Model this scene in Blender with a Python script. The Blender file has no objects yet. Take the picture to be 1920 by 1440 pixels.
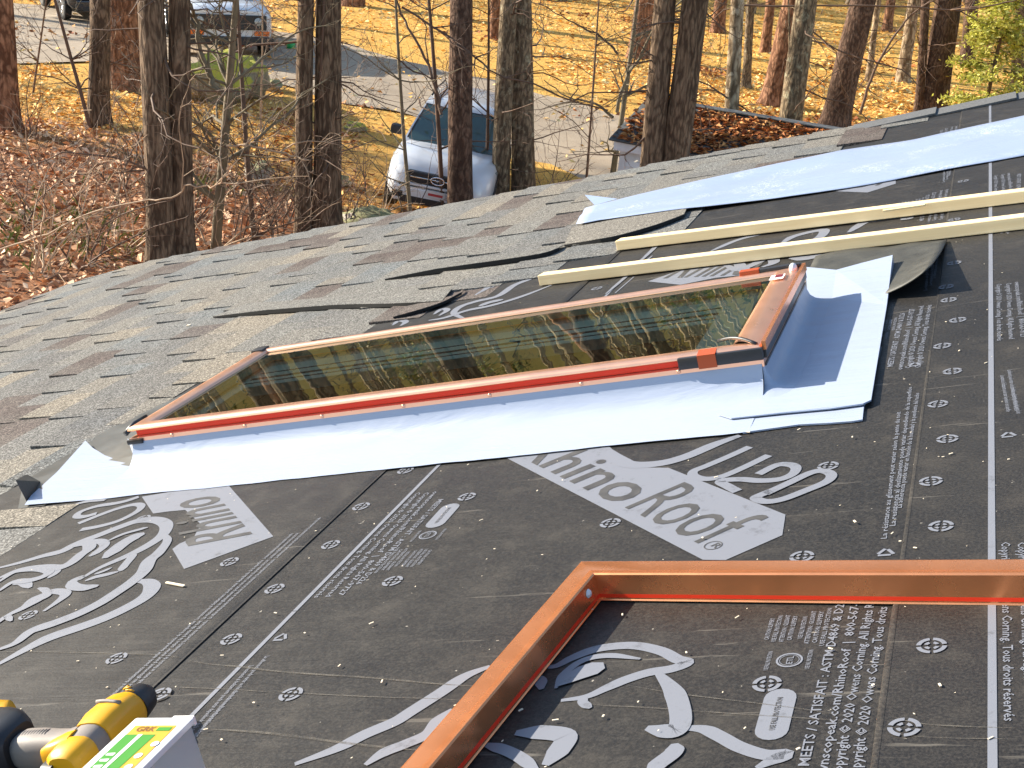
import bpy, bmesh, math, random
from mathutils import Vector, Matrix, noise, geometry

# ------------------------------------------------------------------ camera, sky, sun, exposure
scene = bpy.context.scene
COL = scene.collection
rad = math.radians
SLOPE = math.atan(4 / 12)                       # a 4:12 roof
CS, SN = math.cos(SLOPE), math.sin(SLOPE)
CAM_H = 4.3
AU, AV, AN = Vector((CS, 0, SN)), Vector((0, 1, 0)), Vector((-SN, 0, CS))   # up the slope, along the eave, off the roof
ROOF_O = Vector((0, 0, CAM_H)) - 0.73 * AN
RM = Matrix(((AU.x, AV.x, AN.x, ROOF_O.x), (AU.y, AV.y, AN.y, ROOF_O.y), (AU.z, AV.z, AN.z, ROOF_O.z), (0, 0, 0, 1)))

cam_data = bpy.data.cameras.new('camera')
cam = bpy.data.objects.new('camera', cam_data)
COL.objects.link(cam)
cam_data.sensor_width = 36.0
cam_data.lens = 2385.0 / 1920.0 * 36.0
cam_data.clip_start = 0.05
cam_data.clip_end = 2000.0
cr = ((0.9408921, -0.1849456, 0.2837556), (0.3315159, 0.3311455, -0.8834251), (0.0694212, 0.9252771, 0.3728846))
cam.matrix_world = Matrix.Translation((0, 0, CAM_H)) @ Matrix(cr).to_4x4()
scene.camera = cam

SUN = Vector((-0.941, 0.085, 0.328)).normalized()     # towards the sun: low, from down the slope
world = bpy.data.worlds.new('World')
scene.world = world
world.use_nodes = True
wn = world.node_tree
bg = wn.nodes['Background']
sky = wn.nodes.new('ShaderNodeTexSky')
sky.sky_type = 'NISHITA'
sky.sun_disc = False
sky.sun_elevation = math.asin(SUN.z)
sky.sun_rotation = math.atan2(SUN.x, SUN.y)
sky.altitude = 100
sky.air_density = 1.0
sky.dust_density = 0.6
sky.ozone_density = 1.2
wn.links.new(sky.outputs[0], bg.inputs[0])
bg.inputs[1].default_value = 0.13
sun_data = bpy.data.lights.new('sun', 'SUN')
sun_data.energy = 5.0
sun_data.angle = rad(0.5)
sun_data.color = (1.0, 0.91, 0.77)
sun = bpy.data.objects.new('sun', sun_data)
COL.objects.link(sun)
sun.matrix_world = Matrix.Translation((-30, 5, 30)) @ SUN.to_track_quat('Z', 'Y').to_matrix().to_4x4()
scene.view_settings.view_transform = 'Standard'
scene.view_settings.look = 'None'
scene.view_settings.gamma = 1.0
scene.view_settings.use_curve_mapping = False
scene.view_settings.exposure = 1.32
scene.cycles.max_bounces = 8
scene.cycles.transparent_max_bounces = 12
scene.cycles.sample_clamp_indirect = 6.0

# ------------------------------------------------------------------ materials
def nodes_of(name):
    m = bpy.data.materials.new(name)
    m.use_nodes = True
    nt = m.node_tree
    return m, nt, nt.nodes['Principled BSDF']

def N(nt, kind, **kw):
    n = nt.nodes.new('ShaderNode' + kind)
    for k, v in kw.items():
        if k.startswith('_'):
            n.inputs[k[1:].replace('_', ' ')].default_value = v
        else:
            setattr(n, k, v)
    return n

def ramp(nt, src, stops, interp='LINEAR'):
    r = nt.nodes.new('ShaderNodeValToRGB')
    r.color_ramp.interpolation = interp
    el = r.color_ramp.elements
    while len(el) < len(stops):
        el.new(0.5)
    for e, (p, c) in zip(el, stops):
        e.position = p
        e.color = (c[0], c[1], c[2], 1) if not isinstance(c, (int, float)) else (c, c, c, 1)
    nt.links.new(src, r.inputs[0])
    return r.outputs[0]

def coords(nt, kind='Object', scale=(1, 1, 1), rot=(0, 0, 0)):
    tc = nt.nodes.new('ShaderNodeTexCoord')
    mp = nt.nodes.new('ShaderNodeMapping')
    mp.inputs['Scale'].default_value = scale
    mp.inputs['Rotation'].default_value = rot
    nt.links.new(tc.outputs[kind], mp.inputs[0])
    return mp.outputs[0]

def noise_tex(nt, vec, scale, detail=5, rough=0.6, dist=0.0):
    n = N(nt, 'TexNoise', _Scale=scale, _Detail=detail, _Roughness=rough, _Distortion=dist)
    nt.links.new(vec, n.inputs['Vector'])
    return n.outputs[0]

def mix(nt, fac, a, b, blend='MIX'):
    m = nt.nodes.new('ShaderNodeMix')
    m.data_type = 'RGBA'
    m.blend_type = blend
    for s, v in ((m.inputs[0], fac), (m.inputs[6], a), (m.inputs[7], b)):
        if isinstance(v, (int, float)):
            s.default_value = v
        elif isinstance(v, tuple):
            s.default_value = (*v, 1) if len(v) == 3 else v
        else:
            nt.links.new(v, s)
    return m.outputs[2]

def bump(nt, bsdf, h, strength=0.4, dist=0.01):
    b = N(nt, 'Bump', _Strength=strength, _Distance=dist)
    nt.links.new(h, b.inputs['Height'])
    nt.links.new(b.outputs[0], bsdf.inputs['Normal'])

def plain(name, c, rough=0.6, metal=0.0, var=0.0, vscale=12.0, bmp=0.0, bscale=60.0, spec=0.5, coat=0.0, trans=0.0):
    m, nt, b = nodes_of(name)
    b.inputs['Base Color'].default_value = (*c, 1)
    b.inputs['Roughness'].default_value = rough
    b.inputs['Metallic'].default_value = metal
    b.inputs['Specular IOR Level'].default_value = spec
    b.inputs['Coat Weight'].default_value = coat
    b.inputs['Transmission Weight'].default_value = trans
    v = coords(nt)
    if var:
        n = noise_tex(nt, v, vscale)
        d = tuple(x * (1 - var) for x in c)
        l = tuple(min(1, x * (1 + var)) for x in c)
        nt.links.new(ramp(nt, n, [(0.3, d), (0.7, l)]), b.inputs['Base Color'])
        nt.links.new(ramp(nt, n, [(0.3, max(0, rough - .1)), (0.7, min(1, rough + .1))]), b.inputs['Roughness'])
    if bmp:
        bump(nt, b, noise_tex(nt, v, bscale), bmp, 0.004)
    return m

def mat_sheet(name, tint=1.0, seed=0.0):
    """black woven underlayment: dusty, scuffed, faintly wrinkled"""
    m, nt, b = nodes_of(name)
    v = coords(nt)
    big = noise_tex(nt, v, 2.2, 6, 0.65, 0.4)
    mid = noise_tex(nt, v, 14, 6, 0.7)
    fine = noise_tex(nt, v, 260, 3, 0.8)
    strk = noise_tex(nt, coords(nt, scale=(1.2, 22, 1), rot=(0, 0, 0.06 + seed)), 2.0, 5, 0.65, 0.3)
    base = ramp(nt, big, [(0.28, (0.0055 * tint, 0.0055 * tint, 0.0063 * tint)), (0.72, (0.021 * tint, 0.019 * tint, 0.0165 * tint))])
    base = mix(nt, ramp(nt, mid, [(0.52, 0.0), (0.82, 0.45)]), base, (0.075, 0.065, 0.053))
    base = mix(nt, ramp(nt, strk, [(0.64, 0.0), (0.68, 0.5), (0.71, 0.0)]), base, (0.20, 0.18, 0.15))
    base = mix(nt, ramp(nt, fine, [(0.42, 0.0), (0.72, 0.55)]), base, (0.078, 0.069, 0.057))
    speck = noise_tex(nt, v, 90, 2, 0.5)
    base = mix(nt, ramp(nt, speck, [(0.76, 0.0), (0.79, 0.6)]), base, (0.45, 0.41, 0.34))
    nt.links.new(base, b.inputs['Base Color'])
    nt.links.new(ramp(nt, mid, [(0.3, 0.42), (0.7, 0.66)]), b.inputs['Roughness'])
    b.inputs['Specular IOR Level'].default_value = 0.3
    h = mix(nt, 0.5, strk, mix(nt, 0.35, mid, fine))
    bump(nt, b, h, 0.35, 0.006)
    return m

def mat_print():
    m, nt, b = nodes_of('print_grey')
    v = coords(nt)
    wear = noise_tex(nt, v, 30, 8, 0.8)
    c = mix(nt, ramp(nt, wear, [(0.30, 0.6), (0.44, 0.0)]), (0.165, 0.174, 0.20), (0.045, 0.045, 0.045))
    nt.links.new(c, b.inputs['Base Color'])
    b.inputs['Roughness'].default_value = 0.55
    return m

SHINGLE_STOPS = [(0.0, (0.145, 0.112, 0.097)), (0.12, (0.175, 0.138, 0.120)), (0.15, (0.215, 0.209, 0.195)), (0.34, (0.265, 0.258, 0.238)),
                 (0.52, (0.215, 0.221, 0.214)), (0.62, (0.315, 0.282, 0.23)), (0.76, (0.232, 0.247, 0.244)), (0.90, (0.375, 0.322, 0.245)), (1.0, (0.19, 0.192, 0.189))]
def mat_shingle(name, per_object):
    m, nt, b = nodes_of(name)
    v = coords(nt, 'Object')
    if per_object:
        src = N(nt, 'ObjectInfo').outputs['Random']
    else:
        src = N(nt, 'NewGeometry').outputs['Random Per Island']
    col = ramp(nt, src, SHINGLE_STOPS)
    gran = noise_tex(nt, v, 210, 3, 0.75)
    gran2 = noise_tex(nt, v, 75, 3, 0.7)
    blotch = noise_tex(nt, v, 5, 5, 0.65)
    col = mix(nt, ramp(nt, blotch, [(0.42, 0.0), (0.72, 0.45)]), col, (0.29, 0.265, 0.225))
    col = mix(nt, 1.0, col, ramp(nt, gran, [(0.34, 0.06), (0.5, 0.52), (0.68, 1.4)]), 'MULTIPLY')
    col = mix(nt, 1.0, col, ramp(nt, gran2, [(0.35, 0.72), (0.65, 1.28)]), 'MULTIPLY')
    nt.links.new(col, b.inputs['Base Color'])
    b.inputs['Roughness'].default_value = 0.9
    b.inputs['Specular IOR Level'].default_value = 0.25
    bump(nt, b, gran, 0.8, 0.003)
    return m

def mat_bark(name, dark, light, zs=0.22, scale=16.0, lichen=None, deep=0.9):
    m, nt, b = nodes_of(name)
    v = coords(nt, scale=(1, 1, zs))
    vor = N(nt, 'TexVoronoi', _Scale=scale)
    vor.feature = 'F1'
    dv = N(nt, 'VectorMath', operation='ADD')
    nz = N(nt, 'TexNoise', _Scale=6.0, _Detail=4.0)
    nt.links.new(v, nz.inputs['Vector'])
    sc = N(nt, 'VectorMath', operation='SCALE')
    sc.inputs['Scale'].default_value = 0.25
    nt.links.new(nz.outputs['Color'], sc.inputs[0])
    nt.links.new(v, dv.inputs[0])
    nt.links.new(sc.outputs[0], dv.inputs[1])
    nt.links.new(dv.outputs[0], vor.inputs['Vector'])
    fine = noise_tex(nt, v, 55, 6, 0.7)
    h = mix(nt, 0.35, vor.outputs['Distance'], fine)
    col = ramp(nt, h, [(0.15, light), (0.42, tuple(0.5 * (a + c) for a, c in zip(light, dark))), (0.62, dark)])
    col = mix(nt, 1.0, col, ramp(nt, noise_tex(nt, coords(nt), 1.6, 4), [(0.3, 0.7), (0.7, 1.3)]), 'MULTIPLY')
    if lichen:
        col = mix(nt, ramp(nt, noise_tex(nt, coords(nt), 7, 6, 0.7), [(0.56, 0.0), (0.66, 0.75)]), col, lichen)
    nt.links.new(col, b.inputs['Base Color'])
    b.inputs['Roughness'].default_value = 0.92
    b.inputs['Specular IOR Level'].default_value = 0.2
    inv = N(nt, 'Invert')
    nt.links.new(h, inv.inputs['Color'])
    bump(nt, b, inv.outputs[0], deep, 0.05)
    return m

def mat_island(name, stops, rough=0.8, trans=0.0):
    """leaves, needles, chips: every loose piece takes its own tone"""
    m, nt, b = nodes_of(name)
    c = ramp(nt, N(nt, 'NewGeometry').outputs['Random Per Island'], stops)
    nt.links.new(c, b.inputs['Base Color'])
    b.inputs['Roughness'].default_value = rough
    b.inputs['Specular IOR Level'].default_value = 0.25
    if trans:
        t = N(nt, 'BsdfTranslucent')
        nt.links.new(c, t.inputs[0])
        ms = N(nt, 'MixShader')
        ms.inputs[0].default_value = trans
        nt.links.new(b.outputs[0], ms.inputs[1])
        nt.links.new(t.outputs[0], ms.inputs[2])
        nt.links.new(ms.outputs[0], nt.nodes['Material Output'].inputs[0])
    return m

def mat_copper(name, c=(0.97, 0.53, 0.34), rough=0.30, metal=0.86):
    m, nt, b = nodes_of(name)
    v = coords(nt, scale=(3, 3, 3))
    n = noise_tex(nt, v, 6, 5, 0.6)
    brush = noise_tex(nt, coords(nt, scale=(2, 60, 60)), 4, 3, 0.6)
    nt.links.new(ramp(nt, n, [(0.3, tuple(x * 0.95 for x in c)), (0.7, c)]), b.inputs['Base Color'])
    nt.links.new(ramp(nt, n, [(0.3, rough - 0.03), (0.7, rough + 0.05)]), b.inputs['Roughness'])
    b.inputs['Metallic'].default_value = metal
    bump(nt, b, brush, 0.012, 0.002)
    return m

def mat_glass(name, tint, ior, wave=0.0, wscale=(3, 3, 3), panes=1.0):
    m, nt, b = nodes_of(name)
    nt.nodes.remove(b)
    tr = N(nt, 'BsdfTransparent', _Color=(*tint, 1))
    gl = N(nt, 'BsdfGlossy', _Roughness=0.0)
    gl.inputs['Color'].default_value = (0.97, 1.0, 0.80, 1)
    fr = N(nt, 'Fresnel', _IOR=ior)
    mu = N(nt, 'Math', operation='MULTIPLY', use_clamp=True)      # two panes, four faces
    mu.inputs[1].default_value = panes
    nt.links.new(fr.outputs[0], mu.inputs[0])
    ms = N(nt, 'MixShader')
    nt.links.new(mu.outputs[0], ms.inputs[0])
    nt.links.new(tr.outputs[0], ms.inputs[1])
    nt.links.new(gl.outputs[0], ms.inputs[2])
    nt.links.new(ms.outputs[0], nt.nodes['Material Output'].inputs[0])
    if wave:
        bm_ = N(nt, 'Bump', _Strength=wave, _Distance=0.004)
        nt.links.new(noise_tex(nt, coords(nt, scale=wscale), 1.0, 2, 0.5, 0.4), bm_.inputs['Height'])
        nt.links.new(bm_.outputs[0], gl.inputs['Normal'])
    return m

def mat_membrane(name, c, squig=False):
    m, nt, b = nodes_of(name)
    v = coords(nt)
    n = noise_tex(nt, coords(nt, scale=(2, 14, 2), rot=(0, 0, 0.25)), 1.6, 5, 0.55, 0.5)
    dirt = noise_tex(nt, v, 5, 6, 0.7)
    col = mix(nt, ramp(nt, dirt, [(0.5, 0.0), (0.8, 0.25)]), c, tuple(x * 0.72 for x in c))
    if squig:
        s = noise_tex(nt, coords(nt, scale=(9, 5, 1), rot=(0, 0, 0.5)), 5.0, 3, 0.55, 1.2)
        area = noise_tex(nt, v, 4.5, 2, 0.5)
        f = mix(nt, 1.0, ramp(nt, s, [(0.47, 0.0), (0.5, 1.0), (0.53, 0.0)]), ramp(nt, area, [(0.52, 0.0), (0.64, 0.6)]), 'MULTIPLY')
        col = mix(nt, f, col, (0.72, 0.74, 0.78))
    nt.links.new(col, b.inputs['Base Color'])
    b.inputs['Roughness'].default_value = 0.4
    b.inputs['Specular IOR Level'].default_value = 0.45
    bump(nt, b, n, 0.35, 0.012)
    return m

def mat_wood():
    m, nt, b = nodes_of('pine_wood')
    v = coords(nt, scale=(1.2, 40, 40))
    n = noise_tex(nt, v, 2.0, 5, 0.6, 0.6)
    nt.links.new(ramp(nt, n, [(0.3, (0.76, 0.57, 0.30)), (0.7, (0.88, 0.71, 0.42))]), b.inputs['Base Color'])
    b.inputs['Roughness'].default_value = 0.6
    bump(nt, b, n, 0.15, 0.002)
    return m

def mat_ground():
    m, nt, b = nodes_of('forest_floor')
    v = coords(nt)
    a = noise_tex(nt, v, 5.5, 8, 0.75)
    c = noise_tex(nt, v, 0.35, 4, 0.6)
    f = noise_tex(nt, v, 24, 5, 0.75)
    gold = ramp(nt, a, [(0.18, (0.38, 0.16, 0.035)), (0.36, (0.78, 0.41, 0.095)), (0.60, (0.90, 0.54, 0.145)), (0.8, (0.93, 0.64, 0.23))])
    brown = ramp(nt, a, [(0.25, (0.17, 0.075, 0.036)), (0.5, (0.42, 0.20, 0.10)), (0.75, (0.60, 0.34, 0.19))])
    tc = N(nt, 'TexCoord')
    sp = N(nt, 'SeparateXYZ')
    nt.links.new(tc.outputs['Object'], sp.inputs[0])
    mr = N(nt, 'MapRange')
    mr.inputs['From Min'].default_value = 15.0
    mr.inputs['From Max'].default_value = 19.5
    ad = N(nt, 'Math', operation='MULTIPLY_ADD')
    nt.links.new(c, ad.inputs[0])
    ad.inputs[1].default_value = 5.0
    sb = N(nt, 'Math', operation='SUBTRACT')
    nt.links.new(sp.outputs['Y'], ad.inputs[2])
    nt.links.new(ad.outputs[0], sb.inputs[0])
    sb.inputs[1].default_value = 2.5
    nt.links.new(sb.outputs[0], mr.inputs['Value'])
    col = mix(nt, mr.outputs[0], brown, gold)
    col = mix(nt, ramp(nt, c, [(0.60, 0.0), (0.72, 0.45)]), col, (0.10, 0.075, 0.028))
    col = mix(nt, 1.0, col, ramp(nt, f, [(0.3, 0.6), (0.7, 1.15)]), 'MULTIPLY')
    nt.links.new(col, b.inputs['Base Color'])
    b.inputs['Roughness'].default_value = 0.95
    b.inputs['Specular IOR Level'].default_value = 0.1
    bump(nt, b, mix(nt, 0.5, a, f), 1.0, 0.08)
    return m

def mat_asphalt():
    m, nt, b = nodes_of('driveway_asphalt')
    v = coords(nt)
    a = noise_tex(nt, v, 0.9, 7, 0.7)
    f = noise_tex(nt, v, 45, 4, 0.8)
    col = ramp(nt, a, [(0.3, (0.30, 0.23, 0.155)), (0.7, (0.44, 0.345, 0.24))])
    col = mix(nt, ramp(nt, noise_tex(nt, v, 7, 6, 0.75), [(0.58, 0.0), (0.70, 0.6)]), col, (0.42, 0.27, 0.12))
    col = mix(nt, 1.0, col, ramp(nt, f, [(0.3, 0.75), (0.7, 1.25)]), 'MULTIPLY')
    nt.links.new(col, b.inputs['Base Color'])
    b.inputs['Roughness'].default_value = 0.9
    bump(nt, b, f, 0.5, 0.01)
    return m

def mat_rock(name, c1, c2, moss):
    m, nt, b = nodes_of(name)
    v = coords(nt)
    n = noise_tex(nt, v, 6, 8, 0.7)
    col = ramp(nt, n, [(0.3, c1), (0.7, c2)])
    g = N(nt, 'NewGeometry')
    sp = N(nt, 'SeparateXYZ')
    nt.links.new(g.outputs['Normal'], sp.inputs[0])
    ad = N(nt, 'Math', operation='MULTIPLY_ADD')
    nt.links.new(noise_tex(nt, v, 4, 5, 0.7), ad.inputs[0])
    ad.inputs[1].default_value = 1.2
    nt.links.new(sp.outputs['Z'], ad.inputs[2])
    col = mix(nt, ramp(nt, ad.outputs[0], [(0.85, 0.0), (1.15 if 1.15 < 1 else 1.0, 1.0)]), col, moss)
    nt.links.new(col, b.inputs['Base Color'])
    b.inputs['Roughness'].default_value = 0.95
    bump(nt, b, n, 0.9, 0.05)
    return m

MT = {}
MT['sheet'] = mat_sheet('black_underlayment')
MT['sheet2'] = mat_sheet('black_underlayment_worn', 1.12, 0.05)
MT['felt'] = plain('olive_black_felt', (0.043, 0.042, 0.034), 0.62, var=0.3, vscale=20, bmp=0.25, bscale=120)
MT['felt_flap'] = plain('charcoal_flashing', (0.065, 0.067, 0.062), 0.5, var=0.25, vscale=8, bmp=0.1, bscale=40)
MT['print'] = mat_print()
MT['ink'] = plain('sheet_black_ink', (0.05, 0.048, 0.046), 0.6, var=0.3, vscale=30)
def mat_crease():
    m, nt, b = nodes_of('dusty_crease')
    b.inputs['Base Color'].default_value = (0.12, 0.107, 0.087, 1)
    b.inputs['Roughness'].default_value = 0.85
    t = N(nt, 'BsdfTransparent')
    ms = N(nt, 'MixShader')
    nt.links.new(ramp(nt, noise_tex(nt, coords(nt), 40, 6, 0.8), [(0.35, 1.0), (0.65, 0.25)]), ms.inputs[0])
    nt.links.new(b.outputs[0], ms.inputs[1])
    nt.links.new(t.outputs[0], ms.inputs[2])
    nt.links.new(ms.outputs[0], nt.nodes['Material Output'].inputs[0])
    return m
MT['crease'] = mat_crease()
MT['shingle'] = mat_shingle('asphalt_shingle', True)
MT['shingle_mass'] = mat_shingle('asphalt_shingle_far', False)
MT['deck'] = plain('roof_deck', (0.30, 0.21, 0.12), 0.8, var=0.2)
MT['copper'] = mat_copper('copper_cladding')
MT['copper2'] = mat_copper('copper_flashing', (0.96, 0.37, 0.155), 0.25, 0.84)
MT['glass'] = mat_glass('skylight_glass', (0.96, 1.0, 0.96), 1.9, 0.14, (14, 2.5, 2.5), 1.5)
MT['inner_glass'] = mat_glass('inner_glass', (0.55, 0.68, 0.56), 1.5)
MT['edge_green'] = plain('glass_edge_green', (0.30, 0.46, 0.36), 0.3)
MT['sash_green'] = plain('sash_pale_green', (0.76, 0.95, 0.82), 0.4, var=0.06, vscale=9)
MT['red_reflection'] = plain('red_reflection', (0.90, 0.045, 0.012), 0.35)  # copper reflecting in copper, painted as a saturated red
MT['plastic_black'] = plain('black_plastic', (0.022, 0.022, 0.024), 0.42, var=0.2)
MT['tape'] = plain('orange_brown_tape', (0.42, 0.07, 0.015), 0.35)
MT['white_label'] = plain('white_sticker', (0.78, 0.76, 0.74), 0.4)
MT['maroon'] = plain('maroon_sticker', (0.16, 0.01, 0.015), 0.4)
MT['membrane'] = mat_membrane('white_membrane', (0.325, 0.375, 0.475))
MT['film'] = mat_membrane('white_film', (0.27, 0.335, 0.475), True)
MT['drywall'] = plain('shaft_lining', (0.52, 0.60, 0.50), 0.8, var=0.15)
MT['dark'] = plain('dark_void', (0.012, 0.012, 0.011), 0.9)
MT['wood'] = mat_wood()
MT['chip'] = plain('wood_chip', (0.72, 0.62, 0.46), 0.7)
MT['ground'] = mat_ground()
MT['asphalt'] = mat_asphalt()
MT['bark_pine'] = mat_bark('pine_bark', (0.058, 0.034, 0.023), (0.185, 0.115, 0.078), 0.42, 22, None, 0.55)
MT['bark_oak'] = mat_bark('oak_bark', (0.070, 0.045, 0.028), (0.255, 0.175, 0.110), 0.22, 26, None, 0.55)
MT['bark_red'] = mat_bark('red_pine_bark', (0.11, 0.050, 0.026), (0.42, 0.22, 0.125), 0.4, 15, None, 0.5)
MT['bark_lichen'] = mat_bark('lichened_bark', (0.090, 0.064, 0.040), (0.31, 0.228, 0.138), 0.35, 22, (0.36, 0.33, 0.22), 0.55)
MT['bark_pale'] = mat_bark('pale_bark', (0.13, 0.088, 0.050), (0.50, 0.385, 0.25), 0.4, 14, (0.50, 0.43, 0.31), 0.4)
MT['twig'] = plain('twig_brown', (0.115, 0.066, 0.040), 0.8, var=0.3, vscale=5)
MT['twig_pale'] = plain('twig_pale', (0.40, 0.275, 0.17), 0.8, var=0.35, vscale=5)
MT['twig_olive'] = plain('sapling_bark', (0.15, 0.115, 0.065), 0.8, var=0.35, vscale=9)
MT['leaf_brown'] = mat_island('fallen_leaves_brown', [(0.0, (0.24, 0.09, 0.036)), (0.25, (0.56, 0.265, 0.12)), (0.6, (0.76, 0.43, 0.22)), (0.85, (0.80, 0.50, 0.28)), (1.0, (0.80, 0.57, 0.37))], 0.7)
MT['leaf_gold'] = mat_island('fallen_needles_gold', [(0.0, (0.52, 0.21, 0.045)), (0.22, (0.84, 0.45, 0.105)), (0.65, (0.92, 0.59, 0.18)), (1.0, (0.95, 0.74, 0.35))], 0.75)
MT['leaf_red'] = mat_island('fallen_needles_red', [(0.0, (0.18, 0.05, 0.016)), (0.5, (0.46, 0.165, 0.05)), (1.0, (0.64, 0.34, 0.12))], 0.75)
MT['grass'] = mat_island('grass_green', [(0.0, (0.05, 0.075, 0.015)), (0.6, (0.10, 0.125, 0.03)), (1.0, (0.24, 0.20, 0.07))], 0.7, 0.2)
MT['needles'] = mat_island('pine_needles', [(0.0, (0.035, 0.050, 0.014)), (0.5, (0.10, 0.12, 0.03)), (1.0, (0.24, 0.22, 0.06))], 0.6, 0.25)
MT['evergreen'] = mat_island('yellow_green_leaves', [(0.0, (0.16, 0.17, 0.025)), (0.35, (0.46, 0.46, 0.07)), (0.8, (0.66, 0.62, 0.14)), (1.0, (0.76, 0.70, 0.26))], 0.5, 0.3)
MT['rock'] = mat_rock('mossy_granite', (0.15, 0.13, 0.085), (0.34, 0.30, 0.20), (0.46, 0.43, 0.06))
MT['stone'] = mat_rock('pale_stone', (0.30, 0.26, 0.22), (0.50, 0.44, 0.37), (0.25, 0.24, 0.12))
MT['paint_white'] = plain('white_car_paint', (0.66, 0.67, 0.68), 0.28, coat=0.7)
MT['paint_black'] = plain('black_car_paint', (0.015, 0.015, 0.017), 0.25, coat=0.6)
MT['trim_black'] = plain('black_trim', (0.018, 0.018, 0.019), 0.5)
MT['car_glass'] = plain('car_glass', (0.045, 0.085, 0.078), 0.03, spec=1.0)
MT['chrome'] = plain('chrome', (0.75, 0.75, 0.76), 0.15, 1.0)
MT['lamp'] = plain('headlamp', (0.34, 0.37, 0.36), 0.08, spec=1.0)
MT['tyre'] = plain('tyre_rubber', (0.02, 0.02, 0.02), 0.8)
MT['plate'] = plain('number_plate', (0.62, 0.60, 0.58), 0.5)
MT['plate_red'] = plain('plate_red', (0.45, 0.05, 0.05), 0.5)
MT['amber'] = plain('amber_lens', (0.75, 0.16, 0.02), 0.3)
MT['siding'] = plain('white_clapboard', (0.72, 0.72, 0.74), 0.6, var=0.12, vscale=4)
MT['shed_roof'] = plain('grey_roofing', (0.10, 0.105, 0.105), 0.85, var=0.35, vscale=9, bmp=0.3)
MT['yellow'] = plain('tool_yellow', (0.66, 0.33, 0.003), 0.38, var=0.05)
MT['tool_grey'] = plain('tool_grip_grey', (0.20, 0.172, 0.150), 0.6, bmp=0.1)
MT['tool_black'] = plain('tool_black', (0.014, 0.015, 0.018), 0.45)
MT['green_label'] = plain('green_label', (0.03, 0.22, 0.008), 0.45)
MT['yellow_label'] = plain('yellow_label', (0.52, 0.30, 0.012), 0.45)
MT['brown_ink'] = plain('brown_ink', (0.18, 0.06, 0.01), 0.5)
MT['green_ball'] = plain('green_ball', (0.02, 0.36, 0.09), 0.35)
MT['red'] = plain('red_plastic', (0.62, 0.035, 0.03), 0.4)
def mat_clear(name, amount):
    m, nt, b = nodes_of(name)
    b.inputs['Base Color'].default_value = (0.80, 0.82, 0.83, 1)
    b.inputs['Roughness'].default_value = 0.3
    t = N(nt, 'BsdfTransparent', _Color=(0.86, 0.88, 0.88, 1))
    ms = N(nt, 'MixShader')
    ms.inputs[0].default_value = amount
    nt.links.new(b.outputs[0], ms.inputs[1])
    nt.links.new(t.outputs[0], ms.inputs[2])
    nt.links.new(ms.outputs[0], nt.nodes['Material Output'].inputs[0])
    return m
MT['clear'] = mat_clear('clear_plastic', 0.68)
MT['lid'] = mat_clear('frosted_lid', 0.22)

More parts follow.
